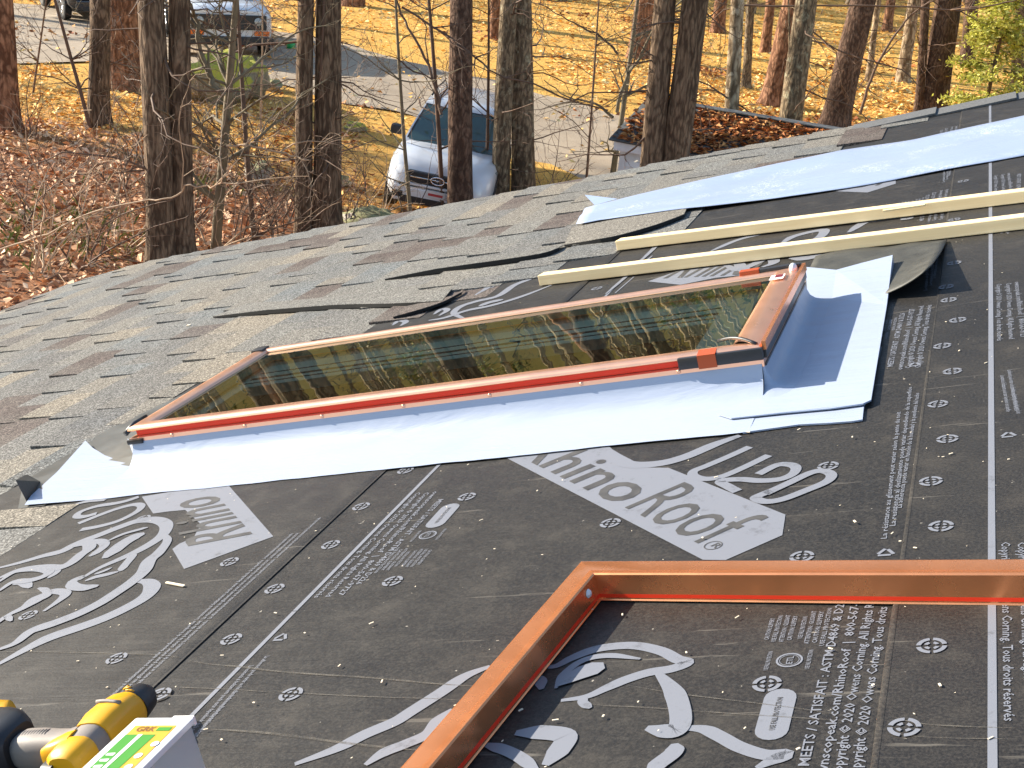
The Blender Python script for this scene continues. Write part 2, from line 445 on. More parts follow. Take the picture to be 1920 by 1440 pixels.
# ------------------------------------------------------------------ builders
class MB:
    """collects faces for ONE mesh object"""
    def __init__(self):
        self.v, self.f = [], []
    def add(self, verts, faces):
        o = len(self.v)
        self.v += [tuple(p) for p in verts]
        self.f += [tuple(i + o for i in f) for f in faces]
        return self
    def box(self, lo, hi, m=None):
        (a, b, c), (d, e, f) = lo, hi
        vs = [Vector(p) for p in ((a, b, c), (d, b, c), (d, e, c), (a, e, c), (a, b, f), (d, b, f), (d, e, f), (a, e, f))]
        if m is not None:
            vs = [m @ p for p in vs]
        return self.add(vs, [(0, 3, 2, 1), (4, 5, 6, 7), (0, 1, 5, 4), (1, 2, 6, 5), (2, 3, 7, 6), (3, 0, 4, 7)])
    def cbox(self, lo, hi, ch, m=None):
        """box with chamfered edges"""
        bm = bmesh.new()
        bmesh.ops.create_cube(bm, size=1)
        for p in bm.verts:
            p.co = Vector([lo[i] + (p.co[i] + 0.5) * (hi[i] - lo[i]) for i in range(3)])
        bmesh.ops.bevel(bm, geom=list(bm.edges), offset=ch, segments=2, affect='EDGES', profile=0.6)
        bm.verts.index_update()
        vs = [p.co.copy() for p in bm.verts]
        if m is not None:
            vs = [m @ p for p in vs]
        fs = [[p.index for p in f.verts] for f in bm.faces]
        bm.free()
        return self.add(vs, fs)
    def poly(self, pts, z0, z1=None):
        """flat outline (u, v) as a sheet at z0, or a slab from z0 up to z1"""
        P = [Vector((p[0], p[1], 0)) for p in pts]
        tris = geometry.tessellate_polygon([P])
        n = len(P)
        zt = z1 if z1 is not None else z0
        top = [(p.x, p.y, zt + (pts[i][2] if len(pts[i]) > 2 else 0)) for i, p in enumerate(P)]
        def up(t):
            a, b, c = (P[i] for i in t)
            return t if (b - a).cross(c - a).z > 0 else (t[0], t[2], t[1])
        fs = [up(t) for t in tris]
        self.add(top, fs)
        if z1 is not None:
            o = len(self.v)
            self.v += [(p.x, p.y, z0) for p in P]
            area = sum(P[i].x * P[(i + 1) % n].y - P[(i + 1) % n].x * P[i].y for i in range(n))
            for i in range(n):
                j = (i + 1) % n
                q = (o - n + i, o + i, o + j, o - n + j)
                self.f.append(q if area > 0 else q[::-1])
        return self
    def tube(self, pts, rads, k=8, cap=True, jitter=0.0, rnd=None, flat=1.0):
        pts = [Vector(p) for p in pts]
        o = len(self.v)
        n = len(pts)
        ref = Vector((0.31, 0.83, 0.12)).normalized()
        for i, p in enumerate(pts):
            d = (pts[min(i + 1, n - 1)] - pts[max(i - 1, 0)])
            d = d.normalized() if d.length > 1e-9 else Vector((0, 0, 1))
            a = d.cross(ref)
            if a.length < 0.05:
                a = d.cross(Vector((1, 0, 0)))
            a.normalize()
            b = d.cross(a)
            for j in range(k):
                t = 2 * math.pi * j / k
                r = rads[i]
                if jitter:
                    r *= 1 + jitter * noise.noise(Vector((math.cos(t) * 1.7, math.sin(t) * 1.7, p.z * 0.45 + p.x)))  \
                         + 0.6 * jitter * noise.noise(Vector((math.cos(t) * 4.5, math.sin(t) * 4.5, p.z * 1.2 + p.y)))
                self.v.append(tuple(p + a * (math.cos(t) * r) + b * (math.sin(t) * r * flat)))
        for i in range(n - 1):
            for j in range(k):
                q = (j + 1) % k
                self.f.append((o + i * k + j, o + i * k + q, o + (i + 1) * k + q, o + (i + 1) * k + j))
        if cap:
            self.f.append(tuple(o + j for j in range(k))[::-1])
            self.f.append(tuple(o + (n - 1) * k + j for j in range(k)))
        return self
    def grid(self, rows):
        o = len(self.v)
        m = len(rows[0])
        for r in rows:
            self.v += [tuple(p) for p in r]
        for i in range(len(rows) - 1):
            for j in range(m - 1):
                self.f.append((o + i * m + j, o + i * m + j + 1, o + (i + 1) * m + j + 1, o + (i + 1) * m + j))
        return self
    def ball(self, c, r, seg=12, rings=8, scale=(1, 1, 1), bumpy=0.0, seed=0.0):
        rows = []
        for i in range(rings + 1):
            th = math.pi * i / rings
            row = []
            for j in range(seg + 1):
                ph = 2 * math.pi * (j % seg) / seg
                d = Vector((math.sin(th) * math.cos(ph), math.sin(th) * math.sin(ph), -math.cos(th)))
                rr = r * (1 + bumpy * noise.noise(d * 1.6 + Vector((seed, seed, 0))) + 0.5 * bumpy * noise.noise(d * 4 + Vector((seed, 0, 0))))
                row.append((c[0] + d.x * rr * scale[0], c[1] + d.y * rr * scale[1], c[2] + d.z * rr * scale[2]))
            rows.append(row)
        return self.grid(rows)
    def lathe(self, prof, c, axis, k=20):
        """profile [(r, along)] turned about axis through c"""
        ax = Vector(axis).normalized()
        a = ax.cross(Vector((0, 0, 1)))
        if a.length < 0.05:
            a = ax.cross(Vector((1, 0, 0)))
        a.normalize()
        b = ax.cross(a)
        rows = []
        for r, t in prof:
            rows.append([Vector(c) + ax * t + (a * math.cos(2 * math.pi * j / k) + b * math.sin(2 * math.pi * j / k)) * r for j in range(k + 1)])
        return self.grid(rows)
    def mesh(self, name, m, smooth=False):
        me = bpy.data.meshes.new(name)
        me.from_pydata(self.v, [], self.f)
        if m is not None:
            me.materials.append(MT[m] if isinstance(m, str) else m)
        if smooth:
            me.polygons.foreach_set('use_smooth', [True] * len(me.polygons))
        me.update()
        return me
    def build(self, name, m, parent=None, smooth=False, loc=None):
        o = bpy.data.objects.new(name, self.mesh(name, m, smooth))
        COL.objects.link(o)
        if parent is not None:
            o.parent = parent
        if loc is not None:
            o.location = loc
        return o

def tag(o, label=None, cat=None, group=None, kind=None):
    for k, v in (('label', label), ('category', cat), ('group', group), ('kind', kind)):
        if v:
            o[k] = v
    return o

def thing(name, label, cat, matrix=None, group=None):
    o = bpy.data.objects.new(name, None)
    o.empty_display_size = 0.1
    COL.objects.link(o)
    if matrix is not None:
        o.matrix_world = matrix
    return tag(o, label, cat, group)

def at_roof(u=0.0, v=0.0, n=0.0, rz=0.0):
    return RM @ Matrix.Translation((u, v, n)) @ Matrix.Rotation(rz, 4, 'Z')

def at_ground(x, y, rz=0.0, z=None):
    return Matrix.Translation((x, y, gz(x, y) if z is None else z)) @ Matrix.Rotation(rz, 4, 'Z')

def smooth_angle(o, deg=35):
    me = o.data
    me.polygons.foreach_set('use_smooth', [True] * len(me.polygons))
    bm = bmesh.new()
    bm.from_mesh(me)
    for e in bm.edges:
        e.smooth = not (len(e.link_faces) == 2 and e.calc_face_angle(0) > rad(deg))
    bm.to_mesh(me)
    bm.free()
    return o

def gz(x, y):
    """height of the forest floor"""
    dip = -0.42 * math.exp(-((x + 6.6) ** 2 + (y - 18.2) ** 2) / (2 * 2.6 ** 2))
    h = 0.10 * noise.noise(Vector((x * 0.12, y * 0.12, 0.3))) + 0.03 * noise.noise(Vector((x * 0.6, y * 0.6, 4.1))) + dip
    d = max(0.0, y - 50 - 0.10 * x)
    h += min(34.0, 0.004 * d * d + 0.12 * d)  # hill raised out of view to keep sky out of the glass reflection
    d = max(0.0, -x - 40)
    h += min(16.0, 0.003 * d * d + 0.10 * d)
    return h

def spline(pts, per=6):
    """Catmull-Rom through 2-D points"""
    if len(pts) < 3:
        return [Vector((p[0], p[1])) for p in pts]
    P = [Vector((p[0], p[1])) for p in pts]
    P = [2 * P[0] - P[1]] + P + [2 * P[-1] - P[-2]]
    out = []
    for i in range(1, len(P) - 2):
        a, b, c, d = P[i - 1], P[i], P[i + 1], P[i + 2]
        for k in range(per):
            t = k / per
            out.append(0.5 * ((2 * b) + (c - a) * t + (2 * a - 5 * b + 4 * c - d) * t * t + (3 * b - a - 3 * c + d) * t ** 3))
    out.append(P[-2])
    return out

# ------------------------------------------------------------------ lettering: outlines of the font, cached as plain verts and faces
TEXT_STRINGS = {
    'meets': 'MEETS / SATISFAIT : ASTM D4869 & D226',
    'web': 'ownscopeak.com/RhinoRoof  |  800-567-9727',
    'copy1': 'Copyright \u00a9 2020 Owens Corning. All Rights Reserved',
    'copy2': 'Copyright \u00a9 2020 Owens Corning. Tous droits r\u00e9serv\u00e9s',
    'fr': 'La r\u00e9sistance au glissement peut varier selon la pente du toit',
    'es1': 'La resistencia al deslizamiento puede variar dependiendo de la superficie',
    'es2': 'La adherencia puede variar en funci\u00f3n de la humedad y la pendiente del techo',
    'tiny1': 'CAUTION: SLIPPERY', 'tiny2': 'USE FALL PROTECTION', 'tiny3': 'ATTENTION : GLISSANT',
    'rhino': 'Rhino', 'roof': 'Roof', 'of': 'of', 'R': 'R', 'u20': 'U20', 'ctn': 'ETL', 'grk': 'GRK',
}
TEXT = {}
def cache_text():
    made = []
    for k, s in TEXT_STRINGS.items():
        c = bpy.data.curves.new('glyphs', 'FONT')
        c.body = s
        c.size = 1.0
        c.resolution_u = 3 if len(s) < 8 else 1
        c.offset = 0.012 if k not in ('roof', 'of') else 0.0
        o = bpy.data.objects.new('glyphs', c)
        COL.objects.link(o)
        made.append((k, o, c))
    bpy.context.view_layer.update()
    dg = bpy.context.evaluated_depsgraph_get()
    for k, o, c in made:
        me = bpy.data.meshes.new_from_object(o.evaluated_get(dg))
        vs = [p.co.copy() for p in me.vertices]
        fs = [tuple(f.vertices) for f in me.polygons]
        x0, x1 = min(p.x for p in vs), max(p.x for p in vs)
        TEXT[k] = ([((p.x - x0) / (x1 - x0), p.y / 0.70) for p in vs], fs)
        bpy.data.meshes.remove(me)
    for k, o, c in made:
        bpy.data.objects.remove(o)
        bpy.data.curves.remove(c)
cache_text()

def text_on(parent, key, a, b, hgt, n, m='print', name='lettering', up=None):
    """lettering along the baseline a -> b on the sheet; up defaults to the left of the baseline"""
    vs, fs = TEXT[key]
    a, b = Vector(a), Vector(b)
    d = b - a
    if up is None:
        w = Vector((-d.y, d.x)).normalized() * hgt
    else:
        w = Vector(up)
    P = [(a.x + d.x * x + w.x * y, a.y + d.y * x + w.y * y, n) for x, y in vs]
    flip = d.x * w.y - d.y * w.x < 0
    mb = MB().add(P, [f[::-1] for f in fs] if flip else fs)
    return mb.build(name, m, parent)

def stroke(mb, pts, wid, n, taper=0.35, per=6):
    """one painted line of the emblem, swelling in the middle; later lines lie a hair above earlier ones"""
    n += 0.00012 + 0.00008 * (len(mb.v) // 2 % 977 // 12 % 12)
    c = spline(pts, per)
    rows = []
    L = len(c)
    for i, p in enumerate(c):
        d = (c[min(i + 1, L - 1)] - c[max(i - 1, 0)])
        d = d.normalized() if d.length > 1e-9 else Vector((1, 0))
        q = Vector((-d.y, d.x))
        t = i / max(1, L - 1)
        w = 0.5 * wid * (taper + (1 - taper) * min(1.0, 5 * t, 5 * (1 - t)))
        rows.append([(p.x - q.x * w, p.y - q.y * w, n), (p.x + q.x * w, p.y + q.y * w, n)])
    o = len(mb.v)
    for r in rows:
        mb.v += r
    for i in range(L - 1):
        mb.f.append((o + 2 * i, o + 2 * i + 2, o + 2 * i + 3, o + 2 * i + 1))
    return mb

def outline(parent, pts, n, m='print', name='printed_panel'):
    return MB().poly(pts, n).build(name, m, parent)

# ------------------------------------------------------------------ the roof: deck, rafters' edge, house below
EAVE, RIDGE, V0, V1 = -5.6, 2.3, -3.0, 5.47
HOLE = (-1.80, -0.50, 2.21, 2.67)
def sag(u):
    d = max(0.0, -u - 4.1)
    return -0.085 * d * d
roof = MB()
us = [EAVE + i * (HOLE[0] - EAVE) / 12 for i in range(13)]
def deck_strip(ulist, va, vb):
    rows_t = [[(u, va, sag(u)), (u, vb, sag(u))] for u in ulist]
    roof.grid([[r[0], r[1]] for r in rows_t][::-1])
    roof.grid([[(r[0][0], va, r[0][2] - 0.16), (r[1][0], vb, r[1][2] - 0.16)] for r in rows_t])
    for j in (0, 1):
        roof.grid([[r[j] for r in rows_t], [(r[j][0], r[j][1], r[j][2] - 0.16) for r in rows_t]])
deck_strip(us, V0, V1)
deck_strip([HOLE[0], HOLE[1]], V0, HOLE[2])
deck_strip([HOLE[0], HOLE[1]], HOLE[3], V1)
deck_strip([HOLE[1], RIDGE], V0, V1)
roof_o = roof.build('roof', 'deck')
roof_o.matrix_world = RM
tag(roof_o, kind='structure')
hw = MB()
ex, rx = (ROOF_O + AU * (EAVE + 0.35)).x, (ROOF_O + AU * RIDGE).x
ez, rz_ = (ROOF_O + AU * (EAVE + 0.35)).z - 0.2, (ROOF_O + AU * RIDGE).z - 0.2
for y in (5.15, -8.0):
    hw.add([(ex, y, -0.6), (2 * rx - ex, y, -0.6), (2 * rx - ex, y, ez), (rx, y, rz_), (ex, y, ez)], [(0, 1, 2, 3, 4)])
hw.add([(ex, -8, -0.6), (ex, 5.15, -0.6), (ex, 5.15, ez), (ex, -8, ez)], [(0, 1, 2, 3)])
hw.add([(2 * rx - ex, -8, -0.6), (2 * rx - ex, 5.15, -0.6), (2 * rx - ex, 5.15, ez), (2 * rx - ex, -8, ez)], [(0, 1, 2, 3)])
tag(hw.build('house_wall', 'siding'), kind='structure')
back = MB().box((0, V0, -0.16), (6.6, V1, 0))
bo = back.build('roof_back_slope', 'shed_roof')
bo.matrix_world = Matrix.Translation(ROOF_O + AU * RIDGE) @ Matrix.Rotation(SLOPE, 4, 'Y')
tag(bo, kind='structure')

# ------------------------------------------------------------------ black underlayment, three courses, with what is printed on them
def sheet(name, u0, u1, v0, v1, n, m, label, th=0.0016, high=False):
    t = thing(name, label, 'underlayment', RM, 'courses of black underlayment')
    mb = MB()
    if u0 < HOLE[1] and u1 > HOLE[0]:
        ha, hb = max(u0, HOLE[0]), min(u1, HOLE[1])
        parts = [(u0, u1, v0, HOLE[2]), (u0, u1, HOLE[3], v1)]
        if u0 < ha: parts.append((u0, ha, HOLE[2], HOLE[3]))
        if hb < u1: parts.append((hb, u1, HOLE[2], HOLE[3]))
    else:
        parts = [(u0, u1, v0, v1)]
    for a, b, c, d in parts:
        mb.box((a, c, n), (b, d, n + th))
    mb.build('sheet', m, t)
    # the lapped lower edge does not lie quite flat
    rnd = random.Random(int(1000 * (u0 + 9)))
    rows = []
    v = v0
    while v <= v1 + 1e-6:
        w = 0.004 * noise.noise(Vector((v * 1.3, u0, 0)))
        l = 0.0001 + 0.0011 * max(0, noise.noise(Vector((v * 2.1, u0, 7))))
        if HOLE[2] - 0.03 < v < HOLE[3] + 0.03 and HOLE[0] < (u1 if high else u0) < HOLE[1]:
            rows.append(None)
        elif high:
            l = 0.0010 + 0.0028 * max(0, noise.noise(Vector((v * 1.7, 3.3, 7))) + 0.25)
            rows.append([(u1 - 0.030, v, n + th + 0.0003), (u1 - 0.008, v, n + th + l), (u1 + w * 0.5, v, n + th + l * 0.55 - 0.002)])
        else:
            rows.append([(u0 + w - 0.002, v, n - 0.0015 + l * 0.2), (u0 + w, v, n + th + l), (u0 + 0.004, v, n + th + 0.0003)])
        v += 0.08
    lap = MB()
    run = []
    for r in rows + [None]:
        if r is None:
            if len(run) > 1: lap.grid([[q[k] for q in run] for k in range(3)][::-1])
            run = []
        else:
            run.append(r)
    lap.build('lap_edge', m, t, True)
    return t
SC, SA, SB = 0.0060, 0.0040, 0.0062
sheet_c = sheet('underlayment_course', -2.35, -1.152, V0, 5.44, SC, 'sheet2', 'black underlayment course nearest the shingles, half hidden under them', high=True)
sheet_a = sheet('underlayment_course', -1.25, -0.12, V0, 5.44, SA, 'sheet', 'black underlayment course printed with the large grey banner beside the copper skylight')
sheet_b = sheet('underlayment_course', -0.192, 1.20, V0, 5.44, SB, 'sheet2', 'black underlayment course along the right edge with a long grey line')
PC, PA, PB = SC + 0.0024, SA + 0.0024, SB + 0.0024
for sh, u, n, w in ((sheet_a, -1.043, PA, 0.0075), (sheet_b, -0.0876, PB, 0.0085)):
    for (va, vb) in ((-1.0, 1.418), (1.4195, 2.0), (2.0 + (0 if sh is sheet_b else 0.165 * 0), 2.1 if sh is sheet_a else 3.2), (2.74 if sh is sheet_a else 3.2015, 5.4)):
        MB().poly([(u - w / 2, va), (u + w / 2, va), (u + w / 2, vb), (u - w / 2, vb)], n).build('guide_line', 'print', sh)

# fastening marks: a broken ring round a smaller broken ring
ring = MB()
def arc(mb, r0, r1, a0, a1, k=7, c=(0, 0), n=0.0):
    o = len(mb.v)
    for i in range(k + 1):
        t = a0 + (a1 - a0) * i / k
        mb.v += [(c[0] + r0 * math.cos(t), c[1] + r0 * math.sin(t), n), (c[0] + r1 * math.cos(t), c[1] + r1 * math.sin(t), n)]
    for i in range(k):
        mb.f.append((o + 2 * i, o + 2 * i + 1, o + 2 * i + 3, o + 2 * i + 2))
for q in range(4):
    a = q * math.pi / 2 + math.pi / 4 - math.pi / 4
    arc(ring, 0.0110, 0.0160, a + 0.13, a + math.pi / 2 - 0.13)
    arc(ring, 0.0042, 0.0082, a + 0.35, a + math.pi / 2 - 0.35, 4)
ring_me = ring.mesh('nail_mark', 'print')
MARKS_A = [(-0.3172, 1.7896), (-0.3173, 1.4902), (-0.3153, 1.1877), (-0.62, 1.6437), (-0.9183, 1.7989), (-1.1072, 1.9559), (-0.9175, 1.4961), (-1.2761, 1.911), (-1.1225, 1.7988), (-1.1027, 1.6455), (-0.9198, 1.1924), (-1.1232, 1.4963), (-1.1059, 1.3431), (-0.4016, 2.9554), (-0.5216, 2.836), (-1.098, 3.2195), (-1.1625, 3.3864)]
MARKS_B = [(-0.161, 3.862), (-0.1725, 3.5745), (-0.1744, 3.3603), (-0.1587, 3.2182), (-0.164, 2.9093), (-0.1755, 2.7154), (-0.1674, 2.6101), (-0.1469, 2.4595), (-0.1704, 2.3075), (-0.1494, 2.1578), (-0.1675, 2.0026), (-0.1487, 1.8473), (-0.1663, 1.6942), (-0.1483, 1.5473), (-0.1482, 1.2514), (-0.1677, 1.0994), (-0.1449, 4.1005), (-0.1547, 4.2495)]
MARKS_C = [(-1.2762, 1.2986), (-1.1274, 1.1979), (-1.577, 1.4537), (-1.2745, 1.6041), (-1.622, 1.8342), (-1.5635, 4.395)]
for sh, n, lst in ((sheet_a, PA, MARKS_A), (sheet_b, PB, MARKS_B), (sheet_c, PC, MARKS_C)):
    for k, (u, v) in enumerate(lst):
        o = bpy.data.objects.new('nail_mark', ring_me)
        COL.objects.link(o)
        o.parent = sh
        o.location = (u, v, n + 0.0004)
        o.rotation_euler.z = 0.05 * ((k * 7) % 5 - 2)

# text blocks that repeat along the rolls
def block_up(sh, n, dv):
    """small print along a course's upper edge, read away from the viewer"""
    for key, a, b in (('meets', (-0.2523, 2.2306), (-0.2502, 2.567)), ('web', (-0.2344, 2.2063), (-0.2327, 2.5888)), ('copy1', (-0.2201, 2.2096), (-0.2155, 2.5995)), ('copy2', (-0.2038, 2.2064), (-0.2, 2.5995)),
                      ('fr', (-0.2141, 1.5268), (-0.2244, 1.9911)), ('es1', (-0.2058, 1.5632), (-0.213, 2.1069)), ('es2', (-0.201, 1.6184), (-0.1994, 2.0733))):
        text_on(sh, key, (a[0], a[1] + dv), (b[0], b[1] + dv), 0.0105 if key in ('meets', 'web', 'copy1', 'copy2') else 0.0075, n)
for dv in (-1.19, 0.0, 1.19, 2.38):
    block_up(sheet_a, PA, dv)
def block_small(sh, n, base, stamp, pill_c, dv, rot=1):
    """the little caution lines, a round stamp and a pill-shaped badge"""
    bu, bv = base
    for i in range(8):
        L = (0.050, 0.060, 0.062, 0.056, 0.050, 0.075, 0.072, 0.086)[i]
        u = bu + rot * (0.0088 * i + (0.003 if i > 3 else 0))
        s = bv + dv
        text_on(sh, ('tiny1', 'tiny2', 'tiny3')[i % 3], (u, s - rot * L * 0.5), (u, s + rot * L * 0.5), 0.0055, n)
    st = MB()
    c = (stamp[0], stamp[1] + dv)
    arc(st, 0.0125, 0.0150, 0, 2 * math.pi, 18, c, n)
    arc(st, 0.0105, 0.0113, 0, 2 * math.pi, 14, c, n)
    st.build('round_stamp', 'print', sh)
    text_on(sh, 'ctn', (c[0] + 0.004 * rot, c[1] - 0.008 * rot), (c[0] + 0.004 * rot, c[1] + 0.008 * rot), 0.007, n)
    for e in (-0.021, 0.024):
        text_on(sh, 'tiny2', (c[0] + e * rot, c[1] - 0.02 * rot), (c[0] + e * rot, c[1] + 0.02 * rot), 0.005, n)
    p = (pill_c[0], pill_c[1] + dv)
    pill = [(p[0] + 0.017 * math.cos(t), p[1] + 0.030 + 0.017 * math.sin(t)) for t in [math.pi * k / 8 for k in range(9)]]
    pill += [(p[0] + 0.017 * math.cos(t), p[1] - 0.030 + 0.017 * math.sin(t)) for t in [math.pi + math.pi * k / 8 for k in range(9)]]
    MB().poly(pill, n).build('badge', 'print', sh)
    text_on(sh, 'tiny2', (p[0] + 0.003, p[1] - 0.03), (p[0] + 0.003, p[1] + 0.03), 0.006, n + 0.0004, 'ink')
for dv in (0.0, 1.19, 2.38):
    block_small(sheet_a, PA, (-0.3281, 1.3066), (-0.2979, 1.2355), (-0.297, 1.1304), dv)
def block_down(sh, n, du, dv, flip=False):
    """small print along a course's lower edge, read towards the viewer"""
    for key, a, b, hh in (('copy2', (-1.0316, 1.8394), (-1.0323, 1.4578), 0.010), ('copy1', (-1.0132, 1.8357), (-1.0127, 1.459), 0.010), ('web', (-0.9971, 1.8369), (-0.9933, 1.4602), 0.0105), ('meets', (-0.9714, 1.7984), (-0.9794, 1.4934), 0.0105),
                      ('es1', (-1.0284, 1.2671), (-1.0206, 1.0955), 0.0075), ('es2', (-1.0171, 1.2911), (-1.0093, 1.0965), 0.0075), ('fr', (-1.0135, 1.2024), (-1.0066, 1.0831), 0.0075)):
        text_on(sh, key, (a[0] + du, a[1] + dv), (b[0] + du, b[1] + dv), hh, n)
block_down(sheet_a, PA, 0.0, 0.0)
for dv in (-1.53, -0.35, 0.84, 2.03):
    block_down(sheet_b, PB, 0.955, dv)
block_small(sheet_a, PA, (-0.9005, 1.5714), (-0.9282, 1.6533), (-0.9333, 1.7277), 0.0, -1)
# three lines of small print left of the lower lap
for k, key in enumerate(('es1', 'fr', 'es2')):
    for va, vb in ((1.18, 1.40), (1.405, 1.60), (1.605, 1.76 if k == 2 else 1.70)):
        text_on(sheet_c, key, (-1.204 + 0.0115 * k, va), (-1.204 + 0.0115 * k, vb), 0.0075, PC + 0.0004)
# recycling triangles
for sh, n, (u, v) in ((sheet_a, PA, (-0.2126, 1.4859)), (sheet_b, PB, (-0.0644, 1.8395)), (sheet_a, PA, (-1.0214, 1.3411)), (sheet_a, PA, (-0.2146, 2.2251))):
    tri = MB()
    for q in range(3):
        a = math.pi / 2 + q * 2 * math.pi / 3
        b = a + 2 * math.pi / 3
        pa, pb = Vector((math.cos(a), math.sin(a))) * 0.013, Vector((math.cos(b), math.sin(b))) * 0.013
        d = pb - pa
        stroke(tri, [(u + pa.x + d.x * 0.1, v + pa.y + d.y * 0.1), (u + pa.x + d.x * 0.8, v + pa.y + d.y * 0.8)], 0.0045, n, 1.0)
    tri.build('recycling_mark', 'print', sh)

# dusty creases left by folding and walking on the sheets
for sh_, n_, pts, w_ in ((sheet_c, PC, [(-1.5339, 1.3353), (-1.3976, 1.3238), (-1.2678, 1.3106), (-1.2056, 1.3037), (-1.1559, 1.292)], 0.0024), (sheet_a, PA, [(-1.1382, 1.2864), (-1.0944, 1.2744), (-1.0471, 1.2662), (-0.9841, 1.252), (-0.9219, 1.241), (-0.8197, 1.2257), (-0.7066, 1.2049), (-0.5899, 1.1893)], 0.0032),
                         (sheet_a, PA, [(-1.1279, 1.2196), (-1.09, 1.2153), (-1.046, 1.2109), (-1.0099, 1.2068), (-0.9456, 1.1977)], 0.0018), (sheet_a, PA, [(-0.991, 1.1167), (-0.9258, 1.1099), (-0.8611, 1.0994), (-0.7678, 1.0818), (-0.6824, 1.0692)], 0.0042),
                         (sheet_a, PA, [(-0.9676, 1.2043), (-0.8827, 1.1913), (-0.7888, 1.1808), (-0.7155, 1.1745), (-0.6554, 1.1671)], 0.0018), (sheet_a, PA, [(-0.5311, 1.1629), (-0.498, 1.1533), (-0.4373, 1.1458), (-0.3724, 1.1359), (-0.281, 1.1231), (-0.2096, 1.1129)], 0.0020),
                         (sheet_a, PA, [(-0.4754, 1.1926), (-0.4116, 1.1727), (-0.3457, 1.1565), (-0.2835, 1.1412), (-0.2245, 1.1242)], 0.0016), (sheet_b, PB, [(-0.1828, 1.1182), (-0.1527, 1.1054), (-0.1162, 1.0999), (-0.0658, 1.0958)], 0.0020),
                         (sheet_b, PB, [(-0.1835, 1.0893), (-0.1517, 1.0833), (-0.1158, 1.0801), (-0.0662, 1.0786)], 0.0014)):
    cb = MB()
    stroke(cb, pts, w_, n_ + 0.0001, 0.2)
    cb.build('crease', 'crease', sh_)
# the big diagonal banners and the line-drawn animal emblem
outline(sheet_a, [(-0.9309, 1.9911), (-0.4496, 1.4998), (-0.4179, 1.4946), (-0.3523, 1.559), (-0.3575, 1.6252), (-0.5768, 1.8436), (-0.6165, 1.854), (-0.6798, 1.9263), (-0.7188, 1.9747), (-0.8101, 2.0118), (-0.8964, 2.0205)], PA)
text_on(sheet_a, 'rhino', (-0.8933, 1.9802), (-0.6276, 1.7114), 0, PA + 0.0005, 'ink', up=(0.062, 0.066))
text_on(sheet_a, 'roof', (-0.6117, 1.6968), (-0.4561, 1.5399), 0, PA + 0.0005, 'ink', up=(0.078, 0.082))
reg = MB()
arc(reg, 0.0115, 0.013, 0, 2 * math.pi, 20, (-0.4437, 1.5413), PA + 0.0005)
reg.build('registered_ring', 'ink', sheet_a)
text_on(sheet_a, 'R', (-0.4472, 1.5402), (-0.4387, 1.5309), 0, PA + 0.0005, 'ink', up=(0.009, 0.009))
num = MB()
for pts in ([(-0.4541, 1.9014), (-0.4828, 1.8681), (-0.5135, 1.8359), (-0.5298, 1.8191), (-0.5249, 1.7978), (-0.5026, 1.7819), (-0.4768, 1.7872), (-0.4468, 1.8181), (-0.4164, 1.8564)],
            [(-0.4209, 1.7813), (-0.3972, 1.811), (-0.3773, 1.8085), (-0.3653, 1.7926), (-0.3677, 1.7694), (-0.3845, 1.7541), (-0.4145, 1.7553), (-0.4468, 1.7676), (-0.4776, 1.7678), (-0.4598, 1.7427), (-0.4422, 1.7215)],
            [(-0.3978, 1.7033), (-0.3692, 1.7351), (-0.3401, 1.7675), (-0.3216, 1.7697), (-0.3081, 1.752), (-0.3129, 1.7282), (-0.3401, 1.7017), (-0.3694, 1.6779), (-0.3934, 1.6747), (-0.4102, 1.6898), (-0.4055, 1.6989), (-0.3909, 1.712)]):
    stroke(num, pts, 0.0165, PA, 1.0)
stroke(num, [(-0.7245, 1.9761), (-0.6852, 1.9089), (-0.6456, 1.8726), (-0.5956, 1.8668), (-0.5569, 1.8862), (-0.5176, 1.9276), (-0.4802, 1.9579)], 0.026, PA, 0.5)
num.build('printed_numerals', 'print', sheet_a)

